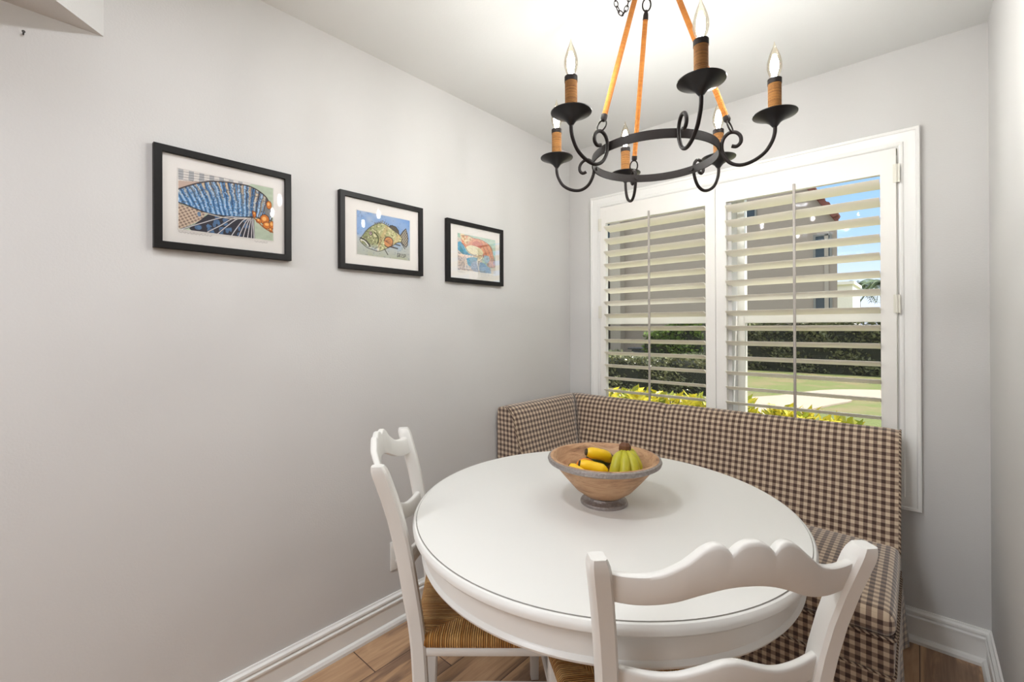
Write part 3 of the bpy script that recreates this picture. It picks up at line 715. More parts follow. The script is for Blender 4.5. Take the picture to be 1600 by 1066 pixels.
# ------------------------------------------------------------------ ladder-back chairs with rush seats
def make_chair(label, loc, rz):
    root = empty('ladder_back_chair', label, 'chair', loc, rz, group='white ladder back chairs at the round table')
    def post_xy(z):
        zs = [0, .25, .45, .68, .80, .93]; xs = [.186, .182, .181, .192, .204, .225]; yy = [0, .010, 0, -.034, -.058, -.098]
        return float(np.interp(z, zs, xs)), float(np.interp(z, zs, yy))
    def spl_post(z):
        # smooth version
        a = [post_xy(z+q) for q in (-.05, -.025, 0, .025, .05)] if .05 < z < .88 else [post_xy(z)]
        return sum(q[0] for q in a)/len(a), sum(q[1] for q in a)/len(a)
    for s in (-1, 1):
        m = MB(); rings = []
        zz = [0, .1, .2, .3, .38, .42, .46, .5, .55, .6, .66, .72, .78, .84, .89, .905, .917, .925, .929]
        for z in zz:
            x, y = spl_post(z); hw = .0175; hd = .021 if z > .5 else .020
            top = max(0, (z-.905)/.025)
            fy = hd*(1-.0*top); k = 1-.28*top**2
            # soft-cornered section, the cap domed
            sec = []
            for (sx_, sy_) in ((-1, -.7), (-.7, -1), (.7, -1), (1, -.7), (1, .7), (.7, 1), (-.7, 1), (-1, .7)):
                sec.append((s*x+sx_*hw*k, y+sy_*fy*k, z))
            rings.append(sec)
        m.rings(rings); m.build('back_post', WHITEP, root, smooth=40)
    # horizontal rails of the back, shaped; top and bottom curves as fraction of span
    def rail(name, top, bot, thick=.019, bow=.022, n=44):
        m = MB(); rings = []
        tp = top; bt = bot
        tx = [q[0] for q in tp]; tz = [q[1] for q in tp]; bx = [q[0] for q in bt]; bz = [q[1] for q in bt]
        zm = (np.mean(tz)+np.mean(bz))/2
        xh, ym = spl_post(float(zm))
        for i in range(n+1):
            f = i/n; X = -xh+2*xh*f; bw = -bow*math.sin(PI*f)
            zt = float(np.interp(f, tx, tz)); zb = float(np.interp(f, bx, bz))
            sec = []
            for z in (zb, zb+.004, zt-.007, zt-.002, zt):
                yb = spl_post(z)[1]+bw+.004; e = thick/2*(1 if z < zt-.001 else .55)
                if z == zb: e = thick/2*.8
                if z == zt-.002: e = thick/2*.85
                sec.append((X, yb-e, z))
            for z in (zt, zt-.002, zt-.007, zb+.004, zb):
                yb = spl_post(z)[1]+bw+.004; e = thick/2*(1 if z < zt-.001 else .55)
                if z == zb: e = thick/2*.8
                if z == zt-.002: e = thick/2*.85
                sec.append((X, yb+e, z))
            rings.append(sec)
        m.rings(rings); return m.build(name, WHITEP, root, smooth=45)
    half = spl([(0, .906), (.06, .900), (.14, .902), (.21, .912), (.28, .936), (.335, .957), (.375, .964), (.405, .960), (.424, .950)], 5)
    mid_ = spl([(.424, .950), (.445, .960), (.475, .967), (.5, .968), (.525, .967), (.555, .960), (.576, .950)], 5)
    crest = half+mid_[1:]+[(1-f, z) for f, z in half[::-1]][1:]
    bot_ = spl([(0, .851), (.08, .847), (.16, .849), (.25, .860), (.34, .879), (.42, .892), (.5, .896), (.58, .892), (.66, .879), (.75, .860), (.84, .849), (.92, .847), (1, .851)], 4)
    rail('crest_rail', crest, bot_, bow=.052, n=92)
    rail('slat', spl([(0, .717), (.12, .709), (.26, .711), (.38, .727), (.46, .739), (.5, .7405), (.54, .739), (.62, .727), (.74, .711), (.88, .709), (1, .717)], 4),
         spl([(0, .668), (.12, .664), (.26, .665), (.38, .676), (.5, .684), (.62, .676), (.74, .665), (.88, .664), (1, .668)], 4), .017, bow=.042)
    rail('slat', spl([(0, .582), (.12, .574), (.26, .574), (.38, .584), (.5, .592), (.62, .584), (.74, .574), (.88, .574), (1, .582)], 4),
         spl([(0, .532), (.2, .528), (.5, .538), (.8, .528), (1, .532)], 4), .017, bow=.036)
    # front legs
    FW, FD = .215, .375
    for s in (-1, 1):
        m = MB(); m.rings([[(s*(FW+dx)+a*.017*k, FD+dy+c*.017*k, z) for a, c in ((-1, -1), (1, -1), (1, 1), (-1, 1))] for z, k, dx, dy in ((0, .85, 0, 0), (.2, .95, 0, 0), (.425, 1, 0, 0))])
        m.build('leg', WHITEP, root, bevel=.003)
    # seat rails
    m = MB(); zr = .408
    def bar(a, c, hh=.014, hw=.011):
        a = Vector(a); c = Vector(c); d = (c-a).normalized(); s_ = Vector((0, 0, 1)).cross(d)
        m.rings([[p+s_*sx_*hw+Vector((0, 0, sz_*hh)) for sx_, sz_ in ((-1, -.6), (-.6, -1), (.6, -1), (1, -.6), (1, .6), (.6, 1), (-.6, 1), (-1, .6))] for p in (a, c)])
    bar((-.18, .01, zr), (-FW, FD, zr)); bar((.18, .01, zr), (FW, FD, zr)); bar((-FW, FD, zr), (FW, FD, zr)); bar((-.18, 0, zr), (.18, 0, zr))
    m.build('seat_frame', WHITEP, root, smooth=40)
    for (a, c, z) in (((-.182, -.01), (-FW, FD), .21), ((.182, -.01), (FW, FD), .21), ((-.182, -.01), (-FW, FD), .31), ((.182, -.01), (FW, FD), .31), ((-FW, FD), (FW, FD), .25), ((-.182, -.01), (.182, -.01), .24)):
        q = MB(); q.tube([(*a, z), ((a[0]+c[0])/2, (a[1]+c[1])/2, z), (*c, z)], [.0085, .011, .0085], 10); q.build('stretcher', WHITEP, root)
    # rush seat: four woven triangles meeting at a ridge, rolled over the frame
    S = [(-.188, -.004), (.188, -.004), (.228, .388), (-.228, .388)]
    cen = [(-.055, .19), (.055, .19)]
    m = MB()
    def tri(A, B, Cq, D, n=22, k=8):
        # patch between outer edge A-B and inner edge D-C; strands run outer -> inner
        A, B, Cq, D = [Vector((*q, 0)) for q in (A, B, Cq, D)]
        out = (A+B)/2-(Cq+D)/2; out.z = 0; ed = (B-A).normalized(); nr = Vector((ed.y, -ed.x, 0))
        if nr.dot(out) < 0: nr = -nr
        rows = [(-.010, .425), (.002, .421), (.007, .431), (.005, .443), (-.004, .452)]
        vs = []; us = []
        N = len(rows)+k
        for i in range(n+1):
            t_ = i/n; P0 = A.lerp(B, t_); P1 = D.lerp(Cq, t_)
            endr = min(1, min(t_, 1-t_)*9); endr = endr**.5
            u = (P0-A).dot(ed)
            for j in range(N):
                if j < len(rows): q = P0+nr*rows[j][0]; z = .428+(rows[j][1]-.428)*(.72+.28*endr); v = j*.01
                else:
                    g = (j-len(rows)+1)/k; q = (P0-nr*.004).lerp(P1, g); z = .452-.010*math.sin(PI*g*.5)*1.0+.004*math.sin(PI*g); z = z-.006*(1-endr)*(1-g); v = .05+g*.2
                vs.append((q.x, q.y, z)); us.append(((q-A).dot(ed)+.37, (q-A).dot(nr)+(z-.42)*.5))
        fs = []; fu = []
        for i in range(n):
            for j in range(N-1):
                q = (i*N+j, i*N+j+1, (i+1)*N+j+1, (i+1)*N+j); fs.append(q); fu.append([us[z] for z in q])
        m.add(vs, fs, 0, fu)
    tri(S[0], S[1], cen[1], cen[0]); tri(S[1], S[2], cen[1], cen[1]); tri(S[2], S[3], cen[0], cen[1]); tri(S[3], S[0], cen[0], cen[0])
    m.build('rush_seat', RUSH, root, smooth=60, fixn=False)
    return root
# chair B: nearest the camera; chair A: beside the left wall
def chair_pose(pl, pr):
    # centres of the post tops (left, right) seen by the sitter
    ex = Vector((pr[0]-pl[0], pr[1]-pl[1])).normalized(); f = Vector((-ex.y, ex.x))
    mid = Vector(((pl[0]+pr[0])/2, (pl[1]+pr[1])/2)) + f*.098
    return (mid.x, mid.y, 0), math.atan2(ex.y, ex.x)
lb, rb = chair_pose((1.3295, -1.861), (1.643, -1.535))
make_chair('white ladder back chair seen from behind in the foreground', lb, rb)
la, ra = chair_pose((.325, -1.530), (.651, -1.8335))
make_chair('white ladder back chair between the table and the left wall', la, ra)

# ------------------------------------------------------------------ bowl and fruit
BX, BY = 1.003, -1.283; BZ = TZ
bowl = empty('fruit_bowl', 'footed wooden bowl with a pewter rim on the white table', 'bowl', (BX, BY, BZ))
b = MB(); outer = [(.040, .020), (.058, .026), (.085, .045), (.112, .075), (.137, .105), (.154, .124)]
inner = [(.160, .140), (.152, .140), (.143, .132), (.128, .108), (.104, .080), (.075, .052), (.045, .038), (0, .033)]
b.lathe([(0, .020)]+outer+[(.1545, .1305), (.160, .134)]+inner, n=72); b.build('bowl_body', WOOD, bowl, smooth=40)
b = MB(); b.lathe([(.1535, .1235), (.160, .1225), (.166, .126), (.168, .132), (.166, .1375), (.1602, .1395), (.157, .134), (.1535, .1235)], n=90); b.build('rim_band', METAL, bowl, smooth=40)
b = MB(); b.lathe([(0, .021), (.050, .021), (.052, .017), (.056, .014), (.060, .012), (.068, .009), (.070, .004), (.069, 0), (0, 0)], n=60); b.build('foot', METAL, bowl, smooth=40)
R3 = Vector((.744, .668, 0)); F3 = Vector((-.667, .745, 0))
def LB(a, c, z): return Vector((BX, BY, BZ))+R3*a+F3*c+Vector((0, 0, z))
def banana_mat(name, main, tip, stem_green):
    return mat(name, main, .42, bump=.05, bscale=60, var=.06, vscale=25)
YEL = banana_mat('banana_yellow', (246, 200, 24), None, 0); GRN = mat('banana_green_yellow', (190, 184, 50), .42, var=.2, vscale=30)
TIP = mat('banana_tip', (58, 50, 26), .7); STM = mat('banana_stem', (112, 74, 50), .7, var=.35, vscale=90)
def banana(pts, R_, mi_mats, parent=None, name='banana', tipend=True):
    P_ = smooth_curve(pts, 6); m = len(P_); rr = []
    for i in range(m):
        f = i/(m-1); rr.append(R_*min(1, .42+2.2*f, .5+3.2*(1-f)))
    b = MB()
    # pentagonal, softly ridged section
    b.tube(P_, rr, 10); nf = len(b.f)
    n0 = 10
    for i in range(nf): b.m[i] = 0
    for i in range(n0*1): b.m[(m-2)*n0+i] = 1
    b.m[-1] = 1; b.m[-2] = 1
    return b.build(name, mi_mats, parent, smooth=50)
q = banana([LB(.030, .040, .112), LB(.012, .032, .130), LB(-.01, .025, .138), LB(-.052, .022, .146)], .0175, [YEL, TIP])
tag(q, 'large yellow banana lying topmost across the back of the bowl', 'banana', 'loose bananas in the bowl')
q = banana([LB(.004, -.034, .102), LB(-.016, -.035, .111), LB(-.040, -.030, .116), LB(-.080, -.025, .125)], .0165, [YEL, TIP])
tag(q, 'yellow banana below the topmost one, ringed by a sticker, in the bowl', 'banana', 'loose bananas in the bowl')
q2 = MB(); c0 = LB(-.0, -.0362, .1075); dr = (LB(.006, -.0366, .1055)-LB(-.006, -.0358, .1092)).normalized()
q = banana([LB(-.03, -.085, .080), LB(-.06, -.072, .100), LB(-.085, -.055, .112), LB(-.108, -.035, .122)], .0135, [YEL, TIP])
tag(q, 'leftmost yellow banana, only its tip above the bowl rim', 'banana', 'loose bananas in the bowl')
b = MB(); b.lathe([(.034*math.sin(PI*i/18), -.034*math.cos(PI*i/18)) for i in range(19)], n=28)
o = b.build('orange', mat('orange_peel', (240, 140, 30), .45, bump=.3, bscale=400)); o.location = LB(-.048, .035, .088)
tag(o, 'orange half hidden under the topmost banana', 'orange')
b = MB(); b.lathe([((.030+.004*math.cos(PI*i/18))*math.sin(PI*i/18), -.044*math.cos(PI*i/18)) for i in range(19)], n=28)
o = b.build('avocado', mat('avocado_skin', (66, 84, 50), .4, bump=.6, bscale=300, var=.2, vscale=60)); o.location = LB(.005, .088, .108); o.rotation_euler = (0, PI/2, YAW)
tag(o, 'dark green avocado at the back of the fruit bowl', 'avocado')
bun = empty('banana_bunch', 'greenish banana bunch standing on its ends, brown stem up', 'bananas', LB(.062, -.01, .15))
def lb2(a, c, z): return LB(a, c, z)-bun.location
top_ = (.062, -.005, .163)
for e in [(.024, -.050, .118), (.048, -.062, .110), (.078, -.055, .108), (.093, -.030, .110), (.094, .012, .118), (.070, .045, .105)]:
    mid = ((top_[0]+e[0])/2+(e[0]-top_[0])*.18, (top_[1]+e[1])/2+(e[1]-top_[1])*.18, (top_[2]+e[2])/2+.006)
    P_ = smooth_curve([lb2(*top_), lb2(top_[0]+(e[0]-top_[0])*.35, top_[1]+(e[1]-top_[1])*.35, .155), lb2(*mid), lb2(*e), lb2(e[0]*.85, e[1]*.85, e[2]-.024), lb2(e[0]*.7, e[1]*.65, e[2]-.038)], 5)
    m_ = len(P_); rr = [.0160*min(1, .24+2.0*(i/(m_-1))**1.5*1.3, .4+3*(1-i/(m_-1))) for i in range(m_)]
    MB().tube(P_, rr, 9).build('banana', GRN, bun, smooth=60)
MB().tube([lb2(.064, -.005, .180), lb2(.063, -.006, .172), lb2(.062, -.006, .160), lb2(.060, -.006, .148)], [.011, .018, .0185, .012], 9).build('stem', STM, bun, smooth=30)

# ------------------------------------------------------------------ chandelier
CX, CY = 1.10, -1.14
chand = empty('chandelier', 'black iron ring chandelier with rope rods and six lit candle bulbs', 'chandelier', (CX, CY, 1.80))
BULBG = glass_mat('bulb_glass', .6, (255, 250, 240)); FIL = emit_mat('bulb_filament', (242, 248, 255), BULB_L)
Z0 = 1.80
b = MB(); Rr = .187
b.rings([[(r*math.cos(a), r*math.sin(a), z) for r, z in ((Rr-.002, 0), (Rr+.002, 0), (Rr+.002, .025), (Rr-.002, .025))] for a in [2*PI*k/96 for k in range(96)]], loop=True, cap=False)
b.build('ring', IRON, chand, smooth=30)
arm_prof = [(.327, 1.848), (.326, 1.825), (.319, 1.802), (.302, 1.776), (.272, 1.757), (.240, 1.7515), (.213, 1.764), (.197, 1.790), (.1925, 1.814), (.198, 1.836), (.213, 1.849), (.230, 1.847), (.2415, 1.834), (.242, 1.817), (.232, 1.807), (.219, 1.810)]
def uvtube(m, p0, p1, r, n=14, seg=1):
    p0, p1 = Vector(p0), Vector(p1); d = (p1-p0); L_ = d.length; d.normalize(); a = d.orthogonal().normalized(); c = d.cross(a)
    rings = [[p0+d*L_*i/seg+(a*math.cos(2*PI*k/n)+c*math.sin(2*PI*k/n))*r for k in range(n)] for i in range(seg+1)]
    m.rings(rings, uvf=lambda i, j: (j/n, i*L_/seg))
angs = [-106.5, -46.0, 13.7, 73.0, 132.7, -167.5]
for a0 in angs:
    a = math.radians(a0); ca, sa = math.cos(a), math.sin(a)
    W_ = lambda r, z: (r*ca, r*sa, z-Z0)
    pts = smooth_curve([W_(r, z) for r, z in arm_prof], 5)
    m = MB(); m.tube(pts, .0052, 10)
    m.tube([W_(.180, 1.8135), W_(.1845, 1.8135)], .006, 8)   # rivet on the ring
    arm = m.build('arm', IRON, chand, smooth=50)
    def place(mm): return mm
    m = MB(); m.lathe([(.006, 1.842-Z0), (.009, 1.846-Z0), (.014, 1.853-Z0), (.026, 1.862-Z0), (.045, 1.871-Z0), (.0555, 1.8755-Z0), (.056, 1.8775-Z0), (.053, 1.877-Z0), (.040, 1.873-Z0), (.018, 1.868-Z0), (0, 1.866-Z0)], c=(.3265*ca, .3265*sa, 0), n=40)
    m.build('bobeche', BOBE, arm, smooth=50)
    m = MB(); uvtube(m, (.3265*ca, .3265*sa, 1.866-Z0), (.3265*ca, .3265*sa, 1.961-Z0), .0168, 20)
    m.build('candle_sleeve', TWINE, arm, smooth=50)
    m = MB(); m.lathe([(.0150, 1.960-Z0), (.0178, 1.960-Z0), (.0178, 1.974-Z0), (.0150, 1.975-Z0), (.0105, 1.975-Z0), (0, 1.975-Z0)], c=(.3265*ca, .3265*sa, 0), n=24)
    m.build('socket_cap', IRON, arm, smooth=40)
    m = MB(); c_ = (.3265*ca, .3265*sa, 1.974-Z0)
    gp = [(.0085, 0), (.010, .006), (.0155, .018), (.0188, .032), (.0185, .046), (.0150, .062), (.0098, .077), (.0050, .088), (.0022, .097), (.0008, .104), (0, .105)]
    m.lathe(gp, c=c_, n=20, mi=0)
    m.lathe([(0, .012), (.006, .014), (.0105, .030), (.0100, .048), (.004, .068), (0, .070)], c=c_, n=10, mi=1)
    m.build('bulb', [BULBG, FIL], arm, smooth=60, fixn=False)
def link(m, c, axis, side, L_=.026, wd=.015, r=.0016):
    c = Vector(c); axis = Vector(axis).normalized(); side = Vector(side); side = (side-axis*side.dot(axis)).normalized()
    pts = [c+axis*math.cos(q)*L_/2+side*math.sin(q)*wd/2 for q in [2*PI*k/18 for k in range(18)]]
    m.tube(pts, r, 6, loop=True, cap=False)
for a0 in (-106.5, 13.7, 132.7):
    a = math.radians(a0); ca, sa = math.cos(a), math.sin(a)
    W_ = lambda r, z: Vector((r*ca, r*sa, z-Z0))
    p0, p1 = W_(.206, 1.893), W_(.0715, 2.300); d = (p1-p0).normalized()
    m = MB(); uvtube(m, p0, p1, .0080, 14)
    rod = m.build('rope_rod', ROPE, chand, smooth=50)
    m = MB(); m.tube([p0-d*.012, p0-d*.006, p0+d*.006], [.006, .0095, .0095], 12); m.build('ferrule', IRON, rod, smooth=40); m = MB(); m.tube([p1+d*.022, p1+d*.008, p1-d*.006], [.004, .0085, .0092], 12)
    m.build('ferrule', IRON, rod, smooth=40)
    m = MB(); tang = Vector((-sa, ca, 0))*.75+R3*.45
    link(m, p0-d*.028, d, tang, .037, .027, .0025); m.build('loop', IRON, rod, smooth=60); m = MB()
    link(m, p1+d*.036, d, tang, .036, .027, .0026)
    m.build('loop', IRON, rod, smooth=60)
# hub hook, chain and ceiling canopy
m = MB(); link(m, (0, 0, 2.376-Z0), (1, 0, 0), (0, 1, 0), .085, .085, .0030)
link(m, (0, 0, 2.398-Z0), (0, 0, 1), (1, 0, 0), .044, .03, .0026); m.build('hanging_ring', IRON, chand, smooth=60)
m = MB(); m.lathe([(0, 2.418-Z0), (.03, 2.418-Z0), (.055, 2.428-Z0), (.06, 2.4395-Z0), (0, 2.4395-Z0)], n=32); m.build('canopy', IRON, chand, smooth=40)
# slack chain looped beside the rods
base = -R3*.093 + Vector((0, 0, 0)); pts = smooth_curve([base*.3+Vector((0, 0, 2.415-Z0)), base*.72+R3*(-.0)+Vector((0, 0, 2.33-Z0)), base*.86+Vector((0, 0, 2.285-Z0)), base*1.0+Vector((0, 0, 2.262-Z0)), base*1.10+Vector((0, 0, 2.268-Z0)), base*1.24+Vector((0, 0, 2.30-Z0)), base*1.22+Vector((0, 0, 2.36-Z0)), base*.9+Vector((0, 0, 2.41-Z0)), base*.4+Vector((0, 0, 2.425-Z0))], 12)
m = MB(); acc = 0; k = 0; last = pts[0]
for i in range(1, len(pts)):
    acc += (pts[i]-pts[i-1]).length
    if acc > .0145:
        ax = (pts[i]-last).normalized(); side = F3 if k % 2 else ax.cross(F3)
        link(m, (pts[i]+last)/2, ax, side+Vector((.02, .01, .03)), .021, .012, .00145); acc = 0; k += 1; last = pts[i]
m.build('chain', IRON, chand, smooth=60)

# ------------------------------------------------------------------ added fill light panels, unseen, in the room behind the camera
LENS = emit_mat('fill_lens', (250, 250, 255), 2.7)  # glowing face of the added fill lights
for i, (x, y) in enumerate(PANELS):
    root = empty('fill_panel', ['added unseen fill light panel nearest the breakfast nook', 'added unseen fill light panel at the far end of the left kitchen row', 'added unseen fill light panel on the right side of the kitchen', 'added unseen fill light panel in the far right kitchen corner'][i], 'ceiling light', (x, y, CEIL-.06), group='added unseen fill lights in the kitchen')
    m = MB(); m.rectframe((-.31, -.58), (.31, .58), [(0, .059), (0, 0), (.025, 0), (.025, .02)], lambda a, c, h: (a, c, h)); m.build('frame', TRIM, root, smooth=0)
    m = MB(); m.add([(-.286, -.556, .012), (.286, -.556, .012), (.286, .556, .012), (-.286, .556, .012)], [(0, 1, 2, 3)]); m.build('diffuser', LENS, root, smooth=0)

for (x, y) in DOWN:  # housing for the added fill downlight, out of view
    root = empty('fill_downlight', 'added unseen round fill light in the ceiling beside the soffit', 'ceiling light', (x, y, CEIL-.01))
    m = MB(); m.lathe([(.078, .002), (.080, -.004), (.098, -.003), (.102, .003), (.102, .009), (.078, .009)], n=40); m.build('trim_ring', TRIM, root, smooth=40)
    m = MB(); m.lathe([(0, .004), (.078, .004)], n=40); m.build('lens', LENS, root, smooth=0)

# ------------------------------------------------------------------ outdoors
GZ = -.15
def ground_mat():
    m = bpy.data.materials.new('lawn_grass'); m.use_nodes = True; t = NT(m.node_tree)
    tc = t.n('ShaderNodeTexCoord').outputs['Object']
    n = t.noise(tc, 1.2, 5, .6); n2 = t.noise(tc, 60, 3, .7)
    c = t.mix(n2, C4((84, 98, 46)), C4((138, 146, 88)))
    c = t.mix(t.ramp(n, [(.45, (0, 0, 0, 1)), (.62, (1, 1, 1, 1))]), c, C4((140, 128, 92)))
    p = t.n('ShaderNodeBsdfPrincipled', {'Base Color': c, 'Roughness': .9}); o = t.n('ShaderNodeOutputMaterial'); t.put(o.inputs[0], p.outputs[0]); return m
b = MB(); b.add([(-45, .16, GZ), (45, .16, GZ), (45, 90, GZ), (-45, 90, GZ)], [(0, 1, 2, 3)])
tag(b.build('ground', ground_mat(), smooth=0), kind='structure')
PATHM = mat('path_concrete', (186, 170, 152), .9, var=.12, vscale=5)
b = MB(); pp = [(-6.5, 6.3), (-2.2, 6.4), (-.6, 7.6), (.35, 9.7), (2.2, 10.6), (4.5, 10.9), (4.5, 8.8), (1.15, 8.55), (.75, 7.9), (.35, 6.5), (.2, 5.2), (-.6, 4.4), (-6.5, 4.2)]
sp = [(p.x, p.y) for p in smooth_curve([(x, y, 0) for x, y in pp], 5, loop=True)]
b.rings([[(x, y, GZ+.002) for x, y in sp], [(x, y, GZ+.03) for x, y in sp]])
tag(b.build('path', PATHM, smooth=0), kind='structure')

def leafmat(name, c0, c1, rough=.35, trans=.25):
    m = bpy.data.materials.new(name); m.use_nodes = True; t = NT(m.node_tree)
    r = t.n('ShaderNodeNewGeometry').outputs['Random Per Island']
    c = t.mix(r, C4(c0), C4(c1))
    p = t.n('ShaderNodeBsdfPrincipled', {'Base Color': c, 'Roughness': rough})
    tl = t.n('ShaderNodeBsdfTranslucent', {'Color': c}); mx = t.n('ShaderNodeMixShader', {0: trans, 1: p.outputs[0], 2: tl.outputs[0]})
    o = t.n('ShaderNodeOutputMaterial'); t.put(o.inputs[0], mx.outputs[0]); return m
def leaves(m, pts, size, rs, updir=.4, wid=.38, out=None):
    for i, p in enumerate(pts):
        d = Vector(rs.normal(size=3)); d.z = abs(d.z)*.6+updir
        if out is not None: d += Vector(out[i])*.8
        d.normalize(); s = d.cross(Vector(rs.normal(size=3))).normalized(); L_ = size*(.7+.6*rs.rand()); n = d.cross(s)
        p = Vector(p)
        a, b_, c, e = p, p+d*L_*.5+s*L_*wid*.5+n*L_*.05, p+d*L_, p+d*L_*.5-s*L_*wid*.5+n*L_*.05
        m.add([a, b_, c, e], [(0, 1, 2), (0, 2, 3)])
STEM = mat('shrub_stem', (96, 84, 56), .8)
YLEAF = leafmat('yellow_leaf', (206, 192, 36), (238, 226, 84)); GLEAF = leafmat('green_leaf', (130, 150, 44), (190, 190, 62))
rs = np.random.RandomState(4)
bush = [(-.25, 1.0, .70), (.08, .92, .74), (.42, .98, .72), (.74, .90, .73), (1.05, .98, .70), (1.36, .93, .675), (1.70, .98, .62), (2.05, .95, .60)]
names = ['leftmost yellow-green leafy shrub outside the left shutter', 'yellow-green shrub outside the left shutter, second from the left', 'yellow-green shrub outside the middle of the left shutter', 'yellow-green shrub outside behind the post between both shutters', 'yellow-green shrub outside at the left of the right shutter', 'yellow-green shrub outside the middle of the right shutter', 'yellow-green low shrub outside the right edge of the window', 'yellow-green shrub outside beyond the right window casing']
for (x, y, h), nm in zip(bush, names):
    root = empty('garden_shrub', nm, 'shrub', (x, y, GZ), group='yellow-green shrubs outside the window')
    H_ = h-GZ; m = MB(); g = MB(); st = MB()
    for k in range(56):
        a = rs.rand()*2*PI; q = rs.rand()**.5*.155; tp = Vector((math.cos(a)*q, math.sin(a)*q*1.3, H_*(.92+.13*rs.rand())-.3*q))
        st.tube([(tp.x*.2, tp.y*.2, 0), (tp.x*.7, tp.y*.7, H_*.5), tp], .004, 4)
        pts = [tp+Vector((0, 0, -.012*j)) for j in range(9)]
        o3 = [(math.cos(j*2.4)*1.3, math.sin(j*2.4)*1.3, 0) for j in range(9)]
        leaves(m if rs.rand() < .7 else g, pts, .085, rs, .35, .42, o3)
        pts = [tp*.85+Vector((0, 0, -.08-.05*j)) for j in range(7)]
        leaves(g, pts, .08, rs, .3, .42, o3)
    m.build('yellow_foliage', YLEAF, root, smooth=0, fixn=False); g.build('green_foliage', GLEAF, root, smooth=0, fixn=False); st.build('stem', STEM, root)

DLEAF = leafmat('hedge_leaf', (58, 66, 42), (158, 160, 118), .22, .12); DLEAF2 = leafmat('hedge_leaf_green', (74, 104, 44), (136, 158, 78), .3, .15)  # second leaf is a greener tone for the taller bush
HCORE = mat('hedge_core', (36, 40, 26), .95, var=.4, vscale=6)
def hedge(label, x0, x1, y0, y1, top, n, size, lf, seed, rzx=0, slope=0):
    r = np.random.RandomState(seed); root = empty('hedge', label, 'hedge', ((x0+x1)/2, (y0+y1)/2, GZ)); cx_, cy_ = (x0+x1)/2, (y0+y1)/2
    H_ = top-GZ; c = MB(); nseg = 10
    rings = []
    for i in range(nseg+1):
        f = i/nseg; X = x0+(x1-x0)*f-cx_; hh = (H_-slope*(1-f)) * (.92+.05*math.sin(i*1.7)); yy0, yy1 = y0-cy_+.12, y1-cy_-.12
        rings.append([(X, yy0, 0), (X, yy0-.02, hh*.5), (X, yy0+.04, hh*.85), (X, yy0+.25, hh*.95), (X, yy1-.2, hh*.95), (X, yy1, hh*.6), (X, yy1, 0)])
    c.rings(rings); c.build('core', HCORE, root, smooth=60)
    m = MB(); pts = []; out = []
    for k in range(n):
        f = r.rand(); X = x0+(x1-x0)*f-cx_; hh = (H_-slope*(1-f))*(.95+.07*math.sin(X*3.1+seed))
        if r.rand() < .72: z = r.rand()*hh; pts.append((X, y0-cy_+.08+.12*r.rand()+.08*math.sin(X*4+z*5), z)); out.append((0, -1, 0))
        else: pts.append((X, y0-cy_+.1+(y1-y0-.2)*r.rand(), hh*(.93+.09*r.rand()))); out.append((0, 0, 1))
    leaves(m, pts, size, r, .1, .55, out); m.build('foliage', lf, root, smooth=0, fixn=False)
    return root
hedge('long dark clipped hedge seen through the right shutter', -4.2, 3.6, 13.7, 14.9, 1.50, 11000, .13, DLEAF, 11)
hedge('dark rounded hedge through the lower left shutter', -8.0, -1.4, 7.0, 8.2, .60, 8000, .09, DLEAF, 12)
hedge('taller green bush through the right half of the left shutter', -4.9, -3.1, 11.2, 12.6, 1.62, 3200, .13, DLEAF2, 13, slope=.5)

# building with a tiled gable across the path
STUC = mat('stucco_grey', (150, 138, 126), .95, var=.08, vscale=1.2, bump=.3, bscale=30)
STUC2 = mat('stucco_trim', (160, 150, 138), .9); TILE = mat('roof_tile', (112, 66, 56), .8, var=.2, vscale=6)
DGLASS = mat('window_dark', (60, 66, 68), .15); DFR = mat('window_frame_far', (120, 118, 112), .6)
K = 20/14.
FY = 19.5
def fx(x14): return CAM.x+(x14-CAM.x)*(FY+2.482)/(14+2.482)
def fz(z14): return CAM.z+(z14-CAM.z)*(FY+2.482)/(14+2.482)
bl = empty('building', 'grey stucco building with a red tiled gable across the lawn', 'building', (-8, FY, GZ))
def LL(x, y, z): return (x+8, y-FY, z-GZ)
XRt = fx(-.06); zE = fz(4.35)
ridge = (fx(-3.4), fz(9.6))
b = MB(); poly = [(-26, GZ), (XRt, GZ), (XRt, zE), ridge, (-26, fz(8.6))]
b.rings([[LL(x, FY, z) for x, z in poly], [LL(x-1.25, FY+9, z) for x, z in poly]]); b.build('wall', STUC, bl, smooth=0)
b = MB(); dx, dz = ridge[0]-XRt, ridge[1]-zE
r0 = (XRt+.06, zE-.06*abs(dz/dx)); r1 = ridge
b.rings([[LL(x-sh, y, z) for x, z in ((r0[0], r0[1]), (r0[0]+.02, r0[1]+.32), (r1[0], r1[1]+.42), (r1[0], r1[1]))] for y, sh in ((FY-.18, 0), (FY+9, 1.25))])
for k in range(18):
    f = (k+.5)/18; x = r0[0]+(r1[0]-r0[0])*f; z = r0[1]+(r1[1]-r0[1])*f+.22
    b.tube([LL(x, FY-.26, z), LL(x, FY+.5, z)], .13, 8)
b.build('roof', TILE, bl, smooth=30)
b = MB(); b.box(*[LL(XRt-.42, 0, 0)[0], LL(XRt-.28, 0, 0)[0]], -.05, 0, 0, zE-GZ-.1); b.build('corner_trim', STUC2, bl, smooth=0)
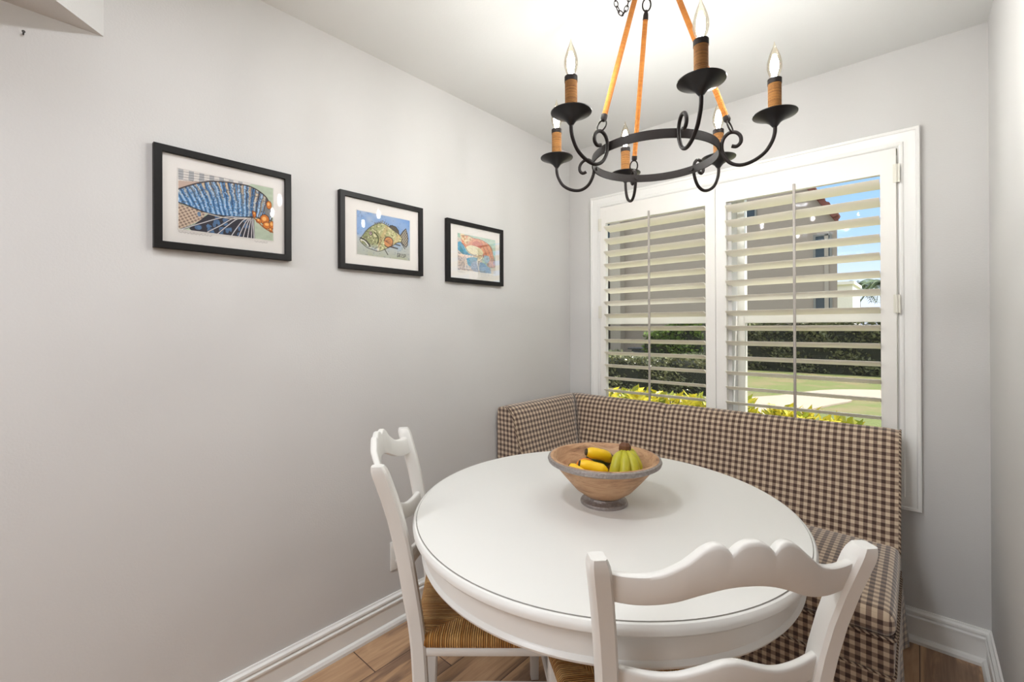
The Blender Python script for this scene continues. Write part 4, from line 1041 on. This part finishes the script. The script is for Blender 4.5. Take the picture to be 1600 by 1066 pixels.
for (x0, x1, z0, z1, lab) in ((-.62, -.22, 3.35, 4.02, 0), (-.62, -.22, 1.50, 2.15, 0), (-3.1, -2.25, 4.75, 5.35, 0), (-7.9, -7.45, 4.9, 5.5, 0)):
    b = MB(); X0, X1, Z0_, Z1_ = fx(x0), fx(x1), fz(z0), fz(z1)
    b.rectframe((X0+8, Z0_-GZ), (X1+8, Z1_-GZ), [(-.05, 0), (-.05, .05), (.03, .05), (.03, .0)], lambda x, z, h: (x, -h, z)); wf = b.build('window', DFR, bl, smooth=0)
    b = MB(); b.box(X0+8, X1+8, -.02, -.005, Z0_-GZ, Z1_-GZ); b.build('pane', DGLASS, wf, smooth=0)
b = MB(); b.box(fx(-7.85)+8, fx(-7.5)+8, -.6, 0, 0, fz(3.1)-GZ); b.build('stair_column', mat('dark_shutter', (92, 84, 78), .9), bl, smooth=0)
b = MB(); b.box(fx(-7.45)+8, fx(-7.0)+8, -.5, 0, 0, fz(6)-GZ); b.build('pilaster', STUC2, bl, smooth=0)
# white far building
b = MB(); b.box(-1.2, .6, 0, 5, 0, 4.1); b.box(-1.3, .7, -.15, 5.1, 4.1, 4.3); 
tag(b.build('pale_building', mat('pale_stucco', (232, 228, 220), .9, var=.05), smooth=0, loc=(-2.0, 34, GZ)), 'small pale building in the distance left of the palms', 'building')
# palms
PALM = leafmat('palm_frond', (52, 74, 50), (96, 112, 74), .5, .1); TRUNK = mat('palm_trunk', (120, 104, 88), .9, var=.2)
def palm(label, x, y, h, R_, seed):
    r = np.random.RandomState(seed); root = empty('palm_tree', label, 'palm tree', (x, y, GZ), group='palm trees beyond the building')
    m = MB(); m.tube([(0, 0, 0), (.1, 0, h*.5), (.05, 0, h)], [.16, .13, .11], 8); m.build('trunk', TRUNK, root)
    m = MB()
    for k in range(20):
        a = k*2.399; el = .9-1.5*(k/20); L_ = R_*(.8+.3*r.rand()); d = Vector((math.cos(a), math.sin(a), 0)); pts = []
        for i in range(9):
            f = i/8; pts.append(Vector((.05, 0, h))+d*L_*f*math.cos(el*.6)+Vector((0, 0, L_*(math.sin(el)*f-.75*f*f))))
        m.tube(pts, .02, 4)
        for i in range(1, 9):
            for s in (-1, 1):
                for q in range(2):
                    p = pts[i-1].lerp(pts[i], q/2); sd_ = d.cross(Vector((0, 0, 1)))*s; tip = p+sd_*R_*.26+d*R_*.12+Vector((0, 0, -.16*R_)); wv = d*.05
                    m.add([p-wv, p+wv, tip], [(0, 1, 2)])
    m.build('fronds', PALM, root, smooth=0, fixn=False)
palm('tall palm tree beyond the pale building, left one', -1.95, 44, 4.85, 1.65, 1)
palm('palm tree nearest the right edge of the window, right of the other palm', -.35, 42, 4.75, 1.5, 2)
palm('short palm tree just behind the other two palms', 1.0, 50, 5.2, 1.7, 3)
# dark low box beside the pale wall
b = MB(); b.box(-.55, .55, -.3, .3, 0, .42); b.box(-.7, .7, -.38, .38, .42, .50)
tag(b.build('utility_box', mat('dark_box', (52, 54, 60), .5), bevel=.02, loc=(-7.15, 16.2, .18-.33)), 'low dark flat topped box by the grey building wall', 'box')
